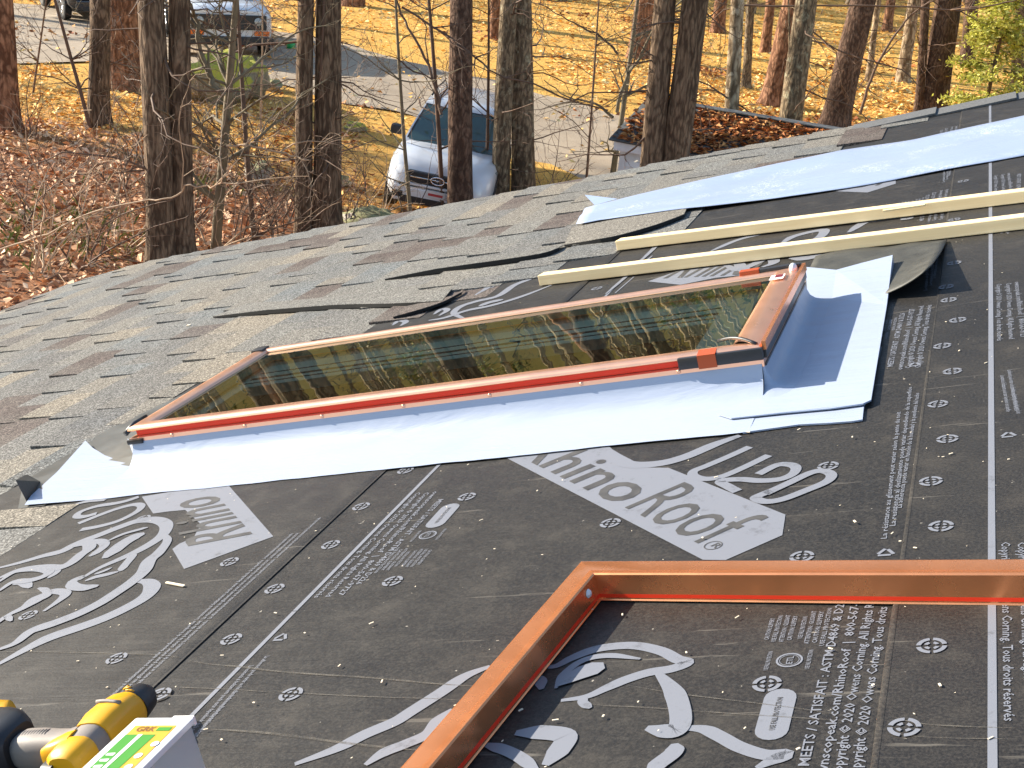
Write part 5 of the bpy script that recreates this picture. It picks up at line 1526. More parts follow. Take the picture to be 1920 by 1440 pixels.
tree('oak_tree', 'twin ridged trunk wrapped in thin vines left of the parked white car', [S((-7.2577, 13.7156, -0.0019), 0.105), S((-7.0278, 13.87, -0.0292), 0.170)], 'bark_oak', 5, 16, 'bare', twigs=14)
tree('pine_tree', 'straight dark brown trunk standing in front of the parked white car', [S((-6.0442, 15.9619, -0.0779), 0.168)], 'bark_pine', 6, 17, 'pine', twigs=3)
tree('oak_tree', 'double trunk, one side pale and mossy, right of the parked white car', [S((-5.5672, 17.2604, -0.0659), 0.170), S((-5.8569, 17.0141, -0.0126), 0.132)], 'bark_lichen', 7, 16)
tree('oak_tree', 'broad cluster of dark leaning trunks in front of the small white shed', [S((-3.4673, 16.01, -0.0139), 0.156), S((-3.2429, 16.1597, 0.038), 0.186), S((-3.3241, 16.1055, -0.0242), 0.05)], 'bark_oak', 8, 16, twigs=14)
tree('birch_tree', 'slim spotted pale trunk right of the trunk cluster', [S((-2.9292, 19.1519, -0.0597), 0.112)], 'bark_pale', 9, 14)
tree('pine_tree', 'sunlit orange trunk leaning behind the lichen covered tree', [S((-3.6594, 28.3275, 0.0834), 0.25)], 'bark_red', 10, 17, 'pine')
tree('oak_tree', 'rough lichen covered grey trunk with a crooked stub at its foot', [S((-2.3541, 20.9696, 0.0033), 0.190)], 'bark_lichen', 11)
tree('pine_tree', 'dark straight trunk leaning right beside the lichen covered tree', [S((-2.1088, 26.1533, 0.0886), 0.27)], 'bark_pine', 12, 17, 'pine')
tree('pine_tree', 'dark trunk just left of the yellow green evergreen', [S((-0.3613, 29.7373, -0.0221), 0.30), S((-0.6233, 29.5098, -0.0999), 0.10)], 'bark_pine', 13, 17, 'pine')
tree('oak_tree', 'grey trunk cut off by the right edge of the picture', [S((1.5473, 32.8008, -0.1384), 0.27)], 'bark_lichen', 14)
tree('pine_tree', 'far sunlit orange trunk just left of the trunk cluster', [S((-7.9626, 33.481, -0.012), 0.26)], 'bark_red', 15, 17, 'pine')
for k, (t, r, b, lab) in enumerate((((-12.1753, 34.0343, -0.0382), 0.14, 'bark_red', 'short reddish trunk far behind the double trunk'), ((-5.3418, 38.219, -0.0572), 0.14, 'bark_red', 'slim far trunk between the pale spotted tree and the sunlit one'),
                            ((-1.2915, 35.0848, -0.0466), 0.16, 'bark_pale', 'slim pale sunlit trunk left of the dark tree near the evergreen'), ((-2.5869, 47.8462, -0.0075), 0.16, 'bark_red', 'far slim dark trunk at the top right above the golden slope'),
                            ((-2.0939, 34.3017, -0.0111), 0.08, 'bark_pale', 'thin pale sapling trunk on the golden slope at right'), ((-4.3925, 52.8138, 0.168), 0.15, 'bark_pale', 'tiny far pale trunk above the golden slope'),
                            ((-4.5726, 30.3266, -0.0519), 0.10, 'bark_lichen', 'thin dark stem directly right of the pale spotted tree'), ((-7.4519, 41.8728, -0.0096), 0.2, 'bark_red', 'far trunk seen between the cluster and the spotted tree'),
                            ((-18.237, 37.5135, 0.2927), 0.3, 'bark_red', 'far dark trunk foot at the top edge right of the vine wrapped twin tree'), ((-18.3664, 37.3259, -0.1896), 0.12, 'bark_red', 'thin far trunk foot at the top edge beside a dark one'),
                            ((-9.6301, 43.3205, 0.042), 0.16, 'bark_pale', 'pale far trunk behind the cluster'), ((0.2176, 40.4662, -0.0793), 0.2, 'bark_pine', 'dark trunk standing inside the yellow green evergreen'))):
    tree('far_tree', lab, [S(t, r)], b, 30 + k, 14, 'pine' if k % 3 == 0 else 'bare', 'trees farther back in the woods', 4)

def sapling(label, t, r, H, m, seed, kids=0.6, n_br=16, z0=0.5):
    rnd = random.Random(seed)
    o = thing('sapling', label, 'sapling', at_ground(t[0], t[1]), 'bare saplings in front of the woods')
    path = trunk_path(t[2], H, rnd, 0.09)
    rads = [max(0.006, r * (1 - 0.8 * max(0, p.z) / H)) for p in path]
    MB().tube(path, rads, 9, False, 0.1).build('stem', m, o, True)
    mb = MB()
    for q in range(n_br):
        i = rnd.randrange(3, len(path) - 1)
        if path[i].z < z0: continue
        a = rnd.uniform(0, 6.28)
        grow(mb, path[i], (math.cos(a), math.sin(a), rnd.uniform(0.1, 0.9)), rnd.uniform(0.6, 1.7), max(0.005, rads[i] * 0.5), 2, rnd, 0.04, 0.22, kids)
    mb.build('branches', m, o, True)['kind'] = 'stuff'
    return o
def long_branch(parent, pts, r0, r1, m, seed, kids=5):
    """a long bough reaching out of a tree, with a few side twigs"""
    inv = parent.matrix_basis.inverted()
    P = [inv @ Vector(p) for p in pts]
    Q = [2 * P[0] - P[1]] + P + [2 * P[-1] - P[-2]]
    out = []
    rnd = random.Random(seed)
    for i in range(1, len(Q) - 2):
        a, b, c, d = Q[i - 1], Q[i], Q[i + 1], Q[i + 2]
        for k in range(4):
            t = k / 4
            out.append(0.5 * ((2 * b) + (c - a) * t + (2 * a - 5 * b + 4 * c - d) * t * t + (3 * b - a - 3 * c + d) * t ** 3) + Vector((rnd.gauss(0, .006), rnd.gauss(0, .02), rnd.gauss(0, .006))))
    out.append(P[-1])
    n = len(out)
    mb = MB().tube(out, [r0 + (r1 - r0) * i / (n - 1) for i in range(n)], 7, False)
    for q in range(kids):
        i = rnd.randrange(1, n - 1)
        d = (out[i + 1] - out[i - 1]).normalized()
        grow(mb, out[i], d + Vector((rnd.gauss(0, .5), rnd.gauss(0, .5), rnd.gauss(0, .6))), rnd.uniform(0.4, 1.0), r1 * 1.2, 2, rnd, 0.02, 0.25, 0.55)
    mb.build('bough', m, parent, True)
sapling('thin crooked bare sapling left of the white car', (-6.5647, 15.4603, -0.0986), 0.030, 5, 'twig_olive', 101)
sapling('forked dark sapling between the white car and the straight dark trunk', (-6.3245, 16.0493, -0.1159), 0.036, 5.5, 'twig', 102, 0.6, 18)
sapling('thin dark sapling directly right of the straight dark trunk', (-6.1389, 17.2428, -0.0726), 0.028, 5, 'twig', 103)
sapling('olive bare young tree with rising branches left of the shed', (-4.8261, 19.4062, -0.0046), 0.050, 5.5, 'twig_olive', 104, 0.6, 18)
sapling('bent olive young tree right of the nearest twin trunk', (-7.7377, 12.4534, 0.0854), 0.062, 5.0, 'twig_olive', 105, 0.65, 20)
sapling('dark thin sapling crossing in front of the mossy boulder', (-7.518, 12.9731, -0.1116), 0.034, 5.0, 'twig', 106, 0.65, 20)
sapling('dark leaning sapling left of the slim olive trunk', (-13.039, 17.2924, -0.2323), 0.032, 5.0, 'twig', 107)
sapling('thin pale sapling beside the mossy boulder', (-11.0602, 19.3062, -0.005), 0.022, 3.0, 'twig_pale', 108, 0.4, 6)
sapling('slender dark sapling left of the olive young tree', (-4.9739, 18.3769, 0.0237), 0.022, 5, 'twig', 109)
sapling('thin straight sapling in front of the grey parking area', (-15.4925, 18.9964, 0.2307), 0.020, 4, 'twig', 110)
sapling('dark sapling close to the vine wrapped twin trunk', (-7.1594, 13.7816, 0.0025), 0.026, 5, 'twig', 111)
sapling('dark stem leaning over the golden slope at right', (-1.9276, 27.3047, 0.0497), 0.024, 5, 'twig', 112)
sapling('low crooked dark sapling in front of the lichen covered tree', (-2.6797, 24.0108, -0.1883), 0.03, 4, 'bark_lichen', 113, 0.4, 6)

SP = {o['label']: o for o in bpy.data.objects if o.type == 'EMPTY' and 'label' in o}
o_ = SP['olive bare young tree with rising branches left of the shed']
long_branch(o_, [(-4.6195, 18.4, 1.1247), (-4.4992, 18.4, 1.6725), (-4.3578, 18.4, 1.9162), (-4.1737, 18.4, 2.384), (-3.7856, 18.4, 2.8313)], 0.03, 0.012, 'twig_olive', 1, 6)
long_branch(o_, [(-4.668, 18.4, 1.0403), (-4.8624, 18.4, 1.1809), (-5.1229, 18.4, 1.2355), (-5.3992, 18.4, 1.2651), (-5.7666, 18.4, 1.4572)], 0.022, 0.007, 'twig_olive', 2, 5)
long_branch(o_, [(-4.6903, 18.4, 1.963), (-4.8407, 18.4, 2.098), (-5.0294, 18.4, 2.2138), (-5.3038, 18.4, 2.291), (-5.6424, 18.4, 2.4302), (-5.9398, 18.4, 2.5516)], 0.018, 0.006, 'twig', 3, 5)
o_ = SP['forked dark sapling between the white car and the straight dark trunk']
long_branch(o_, [(-6.8363, 15.5, 2.598), (-6.2325, 15.5, 2.329), (-5.8784, 15.5, 2.1416), (-5.4785, 15.5, 1.9003), (-4.9944, 15.5, 1.8431), (-4.5095, 15.5, 1.7017), (-3.9954, 15.5, 1.6321)], 0.014, 0.009, 'twig', 4, 8)
long_branch(o_, [(-6.2002, 15.5, 1.3051), (-6.3571, 15.5, 1.7322), (-6.5383, 15.5, 2.0835), (-6.7999, 15.5, 2.4364), (-6.9226, 15.5, 2.708)], 0.022, 0.012, 'twig', 5, 5)
o_ = SP['bent olive young tree right of the nearest twin trunk']
long_branch(o_, [(-9.0354, 10.4, 0.2906), (-8.3974, 10.4, 0.562), (-7.9042, 10.4, 0.8425), (-7.2119, 10.4, 1.0698), (-6.8713, 10.4, 1.1726), (-6.7667, 10.4, 1.2924), (-6.5142, 10.4, 1.2974), (-6.2794, 10.4, 1.4748)], 0.010, 0.007, 'twig_pale', 6, 5)
long_branch(o_, [(-8.6754, 11.4, 0.0102), (-8.5388, 11.4, 0.3065), (-8.3493, 11.4, 0.4979), (-7.9347, 11.4, 0.6963), (-7.5527, 11.4, 0.84)], 0.010, 0.006, 'twig', 7, 3)
long_branch(o_, [(-7.4727, 12.2, 1.8224), (-7.602, 12.2, 1.9788), (-7.6645, 12.2, 2.1422), (-7.745, 12.2, 2.3587), (-7.7655, 12.2, 2.5794), (-7.8776, 12.2, 2.7888)], 0.035, 0.016, 'twig_olive', 8, 6)
long_branch(o_, [(-7.4155, 12.2, 1.2766), (-7.1817, 12.2, 1.3252), (-6.9182, 12.2, 1.3133), (-6.6249, 12.2, 1.2827), (-6.3989, 12.2, 1.2668)], 0.012, 0.008, 'twig_pale', 9, 4)
long_branch(o_, [(-8.1005, 12.2, 1.0954), (-7.9643, 12.2, 1.0415), (-7.8467, 12.2, 1.0696), (-7.6698, 12.2, 1.0458), (-7.5189, 12.2, 1.1322)], 0.009, 0.005, 'twig_pale', 10, 2)
o_ = SP['dark stem leaning over the golden slope at right']
long_branch(o_, [(-1.5008, 24, 0.6698), (-1.4284, 24, 1.2956), (-1.2621, 24, 1.8352), (-1.0626, 24, 2.2582), (-0.862, 24, 2.5486), (-0.5341, 24, 2.8028)], 0.03, 0.012, 'twig', 11, 6)
long_branch(o_, [(-2.4954, 22, 2.0851), (-2.1397, 22, 2.0372), (-1.7758, 22, 1.9225), (-1.4477, 22, 1.8561), (-0.8562, 22, 1.7688), (-0.5155, 22, 1.5098)], 0.014, 0.009, 'twig', 12, 5)
long_branch(o_, [(-3.6608, 22, 2.4981), (-2.7868, 22, 2.566), (-1.7734, 22, 2.6811), (-0.7828, 22, 2.7444), (-0.1334, 22, 2.759), (0.3974, 22, 2.9077), (0.8011, 22, 3.0502)], 0.018, 0.010, 'twig', 13, 6)

def shrub(label, xy, h, m, seed, stems=7, lev=2):
    rnd = random.Random(seed)
    o = thing('bare_shrub', label, 'shrub', at_ground(*xy), 'bare twiggy shrubs on the leaf litter')
    mb = MB()
    for q in range(stems):
        a = rnd.uniform(0, 6.28)
        d = Vector((math.cos(a) * 0.6, math.sin(a) * 0.6, rnd.uniform(0.5, 1.2)))
        grow(mb, (math.cos(a) * 0.08, math.sin(a) * 0.08, -0.05), d, h * rnd.uniform(0.6, 1.1), rnd.uniform(0.008, 0.017), lev, rnd, 0.03, 0.24, 0.62)
    mb.build('stems', m, o, True)['kind'] = 'stuff'
    return o
SHR = [((-8.7068, 10.5423), 2.0, 'twig_pale', 'pale twiggy shrub in the lower left corner above the shingles'), ((-8.5743, 11.0762), 1.9, 'twig', 'dark twiggy shrub left of the nearest twin trunk, close to the roof'),
       ((-8.5786, 11.8022), 1.8, 'twig_pale', 'pale arching shrub directly left of the nearest twin trunk'), ((-10.0696, 11.8839), 1.5, 'twig', 'brown twiggy shrub at the left edge among green plants'),
       ((-10.4449, 13.1479), 1.4, 'twig_pale', 'pale low shrub in the middle of the brown leaves at left'), ((-10.3032, 14.2995), 1.6, 'twig', 'brown shrub between the slim olive trunk and the twin trunk'),
       ((-7.7877, 12.3169), 1.8, 'twig_pale', 'pale shrub at the foot of the bent olive young tree'), ((-7.629, 12.818), 2.0, 'twig', 'dark dense shrub below the mossy boulder'),
       ((-7.4348, 13.3648), 2.1, 'twig', 'dark shrub left of the vine wrapped twin trunk'), ((-7.7018, 14.4046), 2.2, 'twig_pale', 'pale tangled shrub around the vine wrapped twin trunk'),
       ((-7.0088, 14.2453), 1.9, 'twig', 'dark shrub right at the foot of the vine wrapped twin trunk'), ((-9.0672, 15.9876), 1.7, 'twig', 'dark shrub by the small grey stone'),
       ((-10.2785, 16.8305), 1.7, 'twig', 'brown shrub just below the mossy boulder'), ((-6.8969, 14.6354), 1.2, 'twig_pale', 'small pale shrub beside the pale stone at the roof edge'),
       ((-13.2054, 15.9767), 1.6, 'twig', 'dark shrub in front of the slim olive trunk at far left'), ((-5.3581, 17.0267), 1.3, 'twig', 'dark shrub at the foot of the double trunk'),
       ((-3.8317, 20.432), 1.9, 'twig_pale', 'pale twiggy shrub at the foot of the trunk cluster'), ((-4.2848, 19.5368), 1.7, 'twig_pale', 'pale shrub in front of the white shed wall'),
       ((-6.5451, 15.2036), 1.3, 'twig', 'small dark shrub below the front of the white car'), ((-13.2587, 18.7991), 1.8, 'twig_pale', 'pale shrub below the broad reddish trunk'),
       ((-9.8872, 19.2224), 1.9, 'twig', 'thin shrub on the near verge of the driveway'), ((-11.82, 19.7261), 1.8, 'twig', 'thin dark shrub in front of the mossy boulder'),
       ((-5.0502, 17.3212), 1.6, 'twig', 'thin shrub between the double trunk and the shed'), ((-8.4298, 12.7014), 1.5, 'twig', 'wiry shrub in front of the nearest twin trunk')]
for k, (xy, h, m, lab) in enumerate(SHR):
    shrub(lab, xy, h, m, 200 + k, 6 if k < 14 else 5)

# evergreen with yellow-green leaves
ev = thing('evergreen_bush', 'yellow green evergreen bush glowing in the sun at the upper right', 'bush', at_ground(*(0.696, 29.2253)))
re_ = random.Random(77)
cw, st = MB(), MB()
for q in range(70):
    z = re_.uniform(0.3, 3.8)
    a = re_.uniform(0, 6.28)
    L = re_.uniform(0.5, 1.15) * (1.15 - z / 4.6)
    d = Vector((math.cos(a), math.sin(a), re_.uniform(-0.25, 0.15)))
    st.tube([Vector((0, 0, z)), Vector((0, 0, z)) + d * L * 0.6, Vector((0, 0, z - 0.05)) + d * L], [0.012, 0.008, 0.003], 4, False)
    for w in range(14):
        p = Vector((0, 0, z)) + d * L * re_.uniform(0.35, 1.05)
        p += Vector((re_.gauss(0, 0.09), re_.gauss(0, 0.09), re_.gauss(0, 0.06)))
        needles_clump(cw, p, 0.18, 9, re_, 0.062)
st.tube([(0, 0, -0.1), (0.03, 0, 1.8), (0, 0, 3.6)], [0.05, 0.035, 0.008], 8)
cw.build('foliage', 'evergreen', ev)
st.build('stems', 'twig', ev, True)

# the woods beyond, one mass: trunks, limbs and dark crowns up the slope and off to the sides
fw, fc = MB(), MB()
rw = random.Random(9)
def far_stem(x, y, H, r, pine):
    z = gz(x, y)
    lean = rw.gauss(0, 0.03)
    path = [Vector((x + lean * t, y, z + t - 0.3)) for t in (0, 1.5, 4, 7, 10, 13, H)]
    fw.tube(path, [r * 1.15, r, r * 0.9, r * 0.75, r * 0.55, r * 0.38, 0.02], 7, False)
    for q in range(7):
        t = rw.uniform(3.5, H - 2)
        a = rw.uniform(0, 6.28)
        L = rw.uniform(0.8, 2.6)
        p = Vector((x + lean * t, y, z + t))
        d = Vector((math.cos(a), math.sin(a), 0.1 if pine else 0.7)) * L
        fw.tube([p, p + d * 0.5 + Vector((0, 0, 0.1)), p + d], [r * 0.22, r * 0.14, 0.01], 4, False)
        if pine:
            needles_clump(fc, p + d * 0.8, 1.4, 34, rw, 0.24)
cnt = 0
while cnt < 420:
    y = rw.uniform(46, 120)
    x = rw.uniform(-80, 22)
    if abs(x + 0.36 * y) > 0.62 * y + 8: continue
    if y < 66 and -0.30 * y < x < 5 and rw.random() < 0.6: continue
    far_stem(x, y, rw.uniform(13, 20), rw.uniform(0.12, 0.28), rw.random() < 0.16)
    cnt += 1
for (x, y) in ((-41, 22), (-37, 29), (-33, 34)):  # unseen pines added on the sunward side to cast shade
    far_stem(x, y, 16, 0.2, True)
wo = thing('far_woods', 'far wooded slope of trunks and dark evergreens beyond the driveway', 'woods')
wo['kind'] = 'stuff'
fw.build('far_trunks', 'bark_pale', wo, True)
fc.build('far_crowns', 'needles', wo)

# ------------------------------------------------------------------ boulders, stones
def rock(name, label, xy, size, seed, m='rock', sink=0.3):
    o = MB().ball((0, 0, size[2] * (1 - sink)), 1.0, 28, 18, size, 0.35, seed).build(name, m, None, True)
    o.matrix_world = at_ground(*xy, seed)
    return tag(o, label, 'rock')
rock('mossy_boulder', 'large mossy boulder beside the driveway behind the near trees', (-12.6968, 20.9688), (0.86, 0.62, 0.50), 1.3)
rock('stone', 'small grey stone among leaves between two near trees', (-9.3606, 16.2721), (0.26, 0.2, 0.18), 2.1, 'stone')
rock('stone', 'pale flat stone just above the shingle edge', (-6.7592, 14.6658), (0.42, 0.3, 0.2), 3.2, 'stone')
rock('stone', 'small flat stone on the bare soil left of the white car', (-8.4811, 17.1989), (0.16, 0.12, 0.1), 4.4, 'stone')
rock('stone', 'bright stone at the driveway verge near the mossy boulder', (-12.4786, 22.2596), (0.22, 0.16, 0.12), 5.4, 'stone')
rock('stone', 'grey stone at the foot of the vine wrapped twin trunk', (-9.7792, 20.387), (0.2, 0.14, 0.1), 6.4, 'rock')

# ------------------------------------------------------------------ small shed
E1, E2 = Vector((-4.2308, 17.0789)), Vector((-3.1022, 16.8064))
ed = (E2 - E1).normalized()
ang = math.atan2(ed.y, ed.x)
sh = thing('shed', 'small white clapboard shed with a leaf strewn roof behind the dark trunks', 'shed', Matrix.Translation((E1.x, E1.y, 0)) @ Matrix.Rotation(ang, 4, 'Z'))
LSH, RUN, EZ, RZ = 2.95, 1.0, 0.95, 1.42
MB().box((0.08, 0.10, -0.8), (LSH - 0.08, 2 * RUN - 0.1, EZ - 0.02)).build('wall', 'siding', sh)
zb = -0.3
while zb < EZ - 0.12:
    MB().add([(0.06, 0.068, zb), (LSH - 0.06, 0.068, zb), (LSH - 0.06, 0.097, zb + 0.100), (0.06, 0.097, zb + 0.100), (0.06, 0.098, zb), (LSH - 0.06, 0.098, zb)], [(0, 1, 2, 3), (4, 5, 1, 0)]).build('clapboard', 'siding', sh)
    zb += 0.103
MB().box((0.03, 0.055, -0.5), (0.12, 0.15, EZ - 0.03)).build('corner_board', 'siding', sh)
MB().box((-0.03, -0.03, EZ - 0.11), (LSH + 0.03, 0.0, EZ + 0.005)).build('fascia', 'siding', sh)
rf = MB()
rf.add([(-0.1, -0.06, EZ + 0.012), (LSH + 0.1, -0.06, EZ + 0.012), (LSH + 0.1, RUN, RZ), (-0.1, RUN, RZ), (LSH + 0.1, 2 * RUN + 0.06, EZ + 0.012), (-0.1, 2 * RUN + 0.06, EZ + 0.012)], [(0, 1, 2, 3), (3, 2, 4, 5)])
rfo = rf.build('shed_roof', 'shed_roof', sh)
md = rfo.modifiers.new('thickness', 'SOLIDIFY')
md.thickness = 0.022
md.offset = 1.0
for q in range(12):
    MB().box((-0.1 + q * (LSH + 0.2) / 12 + 0.004, RUN - 0.10, RZ + 0.024), (-0.1 + (q + 1) * (LSH + 0.2) / 12, RUN + 0.10, RZ + 0.036)).build('ridge_cap', 'shed_roof', rfo)
lv = MB()
for q in range(2600):
    x, y = rl.uniform(-0.08, LSH), rl.uniform(-0.05, RUN - 0.10)
    if x < 0.2 and rl.random() < 0.5: continue
    leaf(lv, x, y, EZ + 0.042 + (RZ - EZ) * (y + 0.06) / (RUN + 0.06) + rl.uniform(0, 0.02), rl.uniform(0.04, 0.07), rl, 0.3)
lo_ = lv.build('roof_leaves', 'leaf_red', sh)
lo_['kind'] = 'stuff'

# ------------------------------------------------------------------ vehicles
def car(name, label, matrix, paint, truck=False, full=True):
    t = thing(name, label, 'truck' if truck else 'car', matrix)
    dz = 0.22 if truck else 0.0
    if truck:
        ST = [(-2.5, .80, .62, 1.15, 1.18), (-2.4, .92, .55, 1.18, 1.2), (-1.0, .96, .5, 1.2, 1.22), (0.3, .97, .48, 1.2, 1.24), (1.2, .97, .46, 1.2, 1.27), (2.1, .96, .45, 1.16, 1.24), (2.5, .94, .46, 1.10, 1.19), (2.62, .90, .50, 1.02, 1.12)]
    else:
        ST = [(-2.28, .70, .55, .92, .98), (-2.20, .82, .42, .98, 1.04), (-1.5, .885, .34, 1.03, 1.07), (0, .89, .32, 1.02, 1.07), (.95, .89, .32, 1.0, 1.07), (1.3, .888, .32, .98, 1.055), (1.75, .875, .32, .93, 1.005), (2.0, .845, .33, .86, .945), (2.14, .79, .36, .78, .87), (2.22, .71, .42, .70, .78), (2.25, .60, .48, .64, .70)]
    rows = []
    for x, w, zl, zs, zt in ST:
        half = [(0, zt), (w * .45, zt - .004), (w * .76, zt - .022), (w * .92, zs), (w * .985, zs - .11), (w, zs * .5 + zl * .5), (w * .985, zl + .1), (w * .90, zl), (0, zl)]
        rows.append([(x, y, z) for y, z in half] + [(x, -y, z) for y, z in half[::-1][1:]])
    mb = MB().grid(rows)
    for r, rev in ((rows[0], False), (rows[-1], True)):
        o = len(mb.v)
        mb.v += r[:-1]
        f = tuple(range(o, o + len(r) - 1))
        mb.f.append(f if rev else f[::-1])
    body = mb.build('body', paint, t)
    smooth_angle(body, 40)
    # greenhouse
    xf0, xf1, xr0, xr1 = (1.12, 0.30, -2.12, -1.80) if not truck else (1.25, 0.55, -0.9, -0.75)
    z0, z1 = (1.02, 1.60) if not truck else (1.2, 1.88)
    y0, y1 = (.80, .60) if not truck else (.86, .72)
    def gp(side, s, tt, e=0.0):
        xf, xr = xf0 + (xf1 - xf0) * max(0.0, tt) ** 0.92, xr0 + (xr1 - xr0) * tt
        yy = y0 + (y1 - y0) * max(0.0, tt) ** 1.15
        z = z0 + (z1 - z0) * tt
        if side == 'front':
            return (xf + 0.07 * (1 - (2 * s - 1) ** 2) + e, yy * (2 * s - 1), z + e * 0.5)
        if side == 'rear':
            return (xr - 0.05 * (1 - (2 * s - 1) ** 2) - e, yy * (2 * s - 1), z)
        q = xf + (xr - xf) * s
        return (q, (yy + 0.03 * math.sin(math.pi * s) + e) * (1 if side == 'l' else -1), z)
    ghb = MB()
    TT = [0, 0.25, 0.5, 0.75, 0.93, 1.0]
    for side in ('front', 'l', 'r', 'rear'):
        ghb.grid([[gp(side, s / 8, tt) for s in range(9)] for tt in TT])
    top = []
    for i in range(9):
        row = []
        for j in range(9):
            a = Vector(gp('l', i / 8, 1.0))
            b = Vector(gp('r', i / 8, 1.0))
            p = a.lerp(b, j / 8)
            if i == 0: p = Vector(gp('front', 1 - j / 8, 1.0))
            if i == 8: p = Vector(gp('rear', 1 - j / 8, 1.0))
            bl = (1 - (2 * j / 8 - 1) ** 4) * (1 - (2 * i / 8 - 1) ** 6)
            p.z += 0.065 * bl
            row.append(p)
        top.append(row)
    ghb.grid(top)
    bmx = bmesh.new()
    me = ghb.mesh('cabin', paint)
    bmx.from_mesh(me)
    bmesh.ops.remove_doubles(bmx, verts=bmx.verts, dist=0.002)
    bmesh.ops.recalc_face_normals(bmx, faces=bmx.faces)
    bmx.to_mesh(me)
    bmx.free()
    co = bpy.data.objects.new('cabin', me)
    COL.objects.link(co)
    co.parent = t
    smooth_angle(co, 40)
    # glass
    def pane(nm, side, s0, s1, t0, t1, m, e):
        mb = MB().grid([[gp(side, s0 + (s1 - s0) * i / 8, t0 + (t1 - t0) * j / 6, e) for i in range(9)] for j in range(7)])
        o = mb.build(nm, m, t, True)
        return o
    pane('windscreen_surround', 'front', 0.02, 0.98, -0.02, 0.93, 'trim_black', 0.006)
    pane('windscreen', 'front', 0.045, 0.955, 0.05, 0.90, 'car_glass', 0.012)
    for side in ('l', 'r'):
        for a, b in (((0.13, 0.36), (0.39, 0.62), (0.65, 0.93)) if not truck else ((0.16, 0.9),)):
            pane('side_window', side, a, b, 0.12, 0.88, 'car_glass', 0.008)
    pane('rear_window', 'rear', 0.08, 0.92, 0.15, 0.88, 'car_glass', 0.008)
    # wheels
    R_ = 0.34 if not truck else 0.40
    for x in ((1.42, -1.30) if not truck else (1.65, -1.7)):
        for s in (1, -1):
            yo = s * (0.885 if not truck else 0.96)
            ar = MB().lathe([(R_ * 1.16, -0.02), (R_ * 1.16, 0.008), (R_ * 0.99, 0.008), (R_ * 0.99, -0.02)], (x, yo, R_ + 0.03), (0, s, 0), 28)
            ar.build('wheel_arch', 'trim_black', t, True)
            wd = MB().lathe([(0.0, 0.004), (R_ * 1.0, 0.004)], (x, yo, R_ + 0.03), (0, s, 0), 24)
            wd.build('arch_void', 'tyre', t)
            w = MB().lathe([(R_ * .62, -0.10), (R_ * .95, -0.10), (R_, -0.07), (R_, 0.06), (R_ * .95, 0.09), (R_ * .64, 0.09), (R_ * .62, 0.06)], (x, s * (abs(yo) - 0.075), R_), (0, s, 0), 28).build('wheel', 'tyre', t, True)
            rm = MB().lathe([(R_ * .62, 0.08), (R_ * .56, 0.085), (R_ * .5, 0.03), (R_ * .18, 0.05), (0.0, 0.055)], (x, s * (abs(yo) - 0.075), R_), (0, s, 0), 28)
            for q in range(5):
                a = 2 * math.pi * q / 5
                rm.tube([(x + R_ * .1 * math.cos(a), s * (abs(yo) - 0.02), R_ + R_ * .1 * math.sin(a)), (x + R_ * .57 * math.cos(a), s * (abs(yo) - 0.005), R_ + R_ * .57 * math.sin(a))], [0.03, 0.025], 6)
            rm.build('rim', 'chrome', w, True)
    # face
    if truck:
        MB().cbox((2.60, -0.80, 0.72), (2.67, 0.80, 1.03), 0.02).build('grille', 'trim_black', t)
        for s in (1, -1):
            MB().lathe([(0.0, 0.03), (0.07, 0.02), (0.085, 0.0)], (2.67, s * 0.62, 0.90), (1, 0, 0), 14).build('headlight', 'lamp', t, True)
            MB().cbox((2.61, s * 0.70 - 0.16, 0.60), (2.665, s * 0.70 + 0.16, 0.70), 0.01).build('indicator', 'amber', t)
        MB().cbox((2.58, -0.95, 0.40), (2.74, 0.95, 0.58), 0.03).build('bumper', 'trim_black', t)
    else:
        gl = MB().cbox((2.08, -0.50, 0.625), (2.265, 0.50, 0.815), 0.025)
        go = gl.build('grille', 'trim_black', t)
        MB().cbox((2.24, -0.45, 0.715), (2.275, 0.45, 0.735), 0.006).build('grille_bar', 'chrome', go)
        eo = MB()
        eo.tube([(2.285, 0.11 * math.cos(a), 0.725 + 0.06 * math.sin(a)) for a in [2 * math.pi * q / 20 for q in range(21)]], [0.013] * 21, 6, False)
        for yy, zz, s in ((-0.035, 0.738, .013), (0.02, 0.735, .008), (0.04, 0.72, .008), (0.0, 0.71, .008), (-0.02, 0.715, .007), (0.035, 0.74, .007)):
            eo.ball((2.287, yy, zz), s, 8, 6)
        eo.build('emblem', 'chrome', go, True)
        MB().cbox((2.20, -0.55, 0.585), (2.285, 0.55, 0.625), 0.012).build('grille_lip', paint, t)
        MB().cbox((2.13, -0.70, 0.30), (2.275, 0.70, 0.56), 0.04).build('bumper', paint, t)
        MB().cbox((2.20, -0.56, 0.295), (2.283, 0.56, 0.41), 0.01).build('lower_intake', 'trim_black', t)
        for s in (1, -1):
            MB().cbox((2.12, s * 0.62 - 0.09, 0.36), (2.282, s * 0.62 + 0.09, 0.47), 0.015).build('fog_lamp_recess', 'trim_black', t)
            hl = MB()
            hl.grid([[(2.235 - 0.62 * a * a - 0.11 * b, s * (0.46 + 0.40 * a), 0.655 + 0.165 * b + 0.07 * a) for a in [q / 8 for q in range(9)]] for b in [0, .25, .5, .75, 1.0]])
            ho = hl.build('headlight', 'lamp', t, True)
            sd = ho.modifiers.new('thickness', 'SOLIDIFY')
            sd.thickness = 0.03
            sd.offset = 0.0
            mr = smooth_angle(MB().cbox((0.62, s * 0.98 - 0.11, 1.02), (0.80, s * 0.98 + 0.09, 1.18), 0.04).build('mirror', 'trim_black', t))
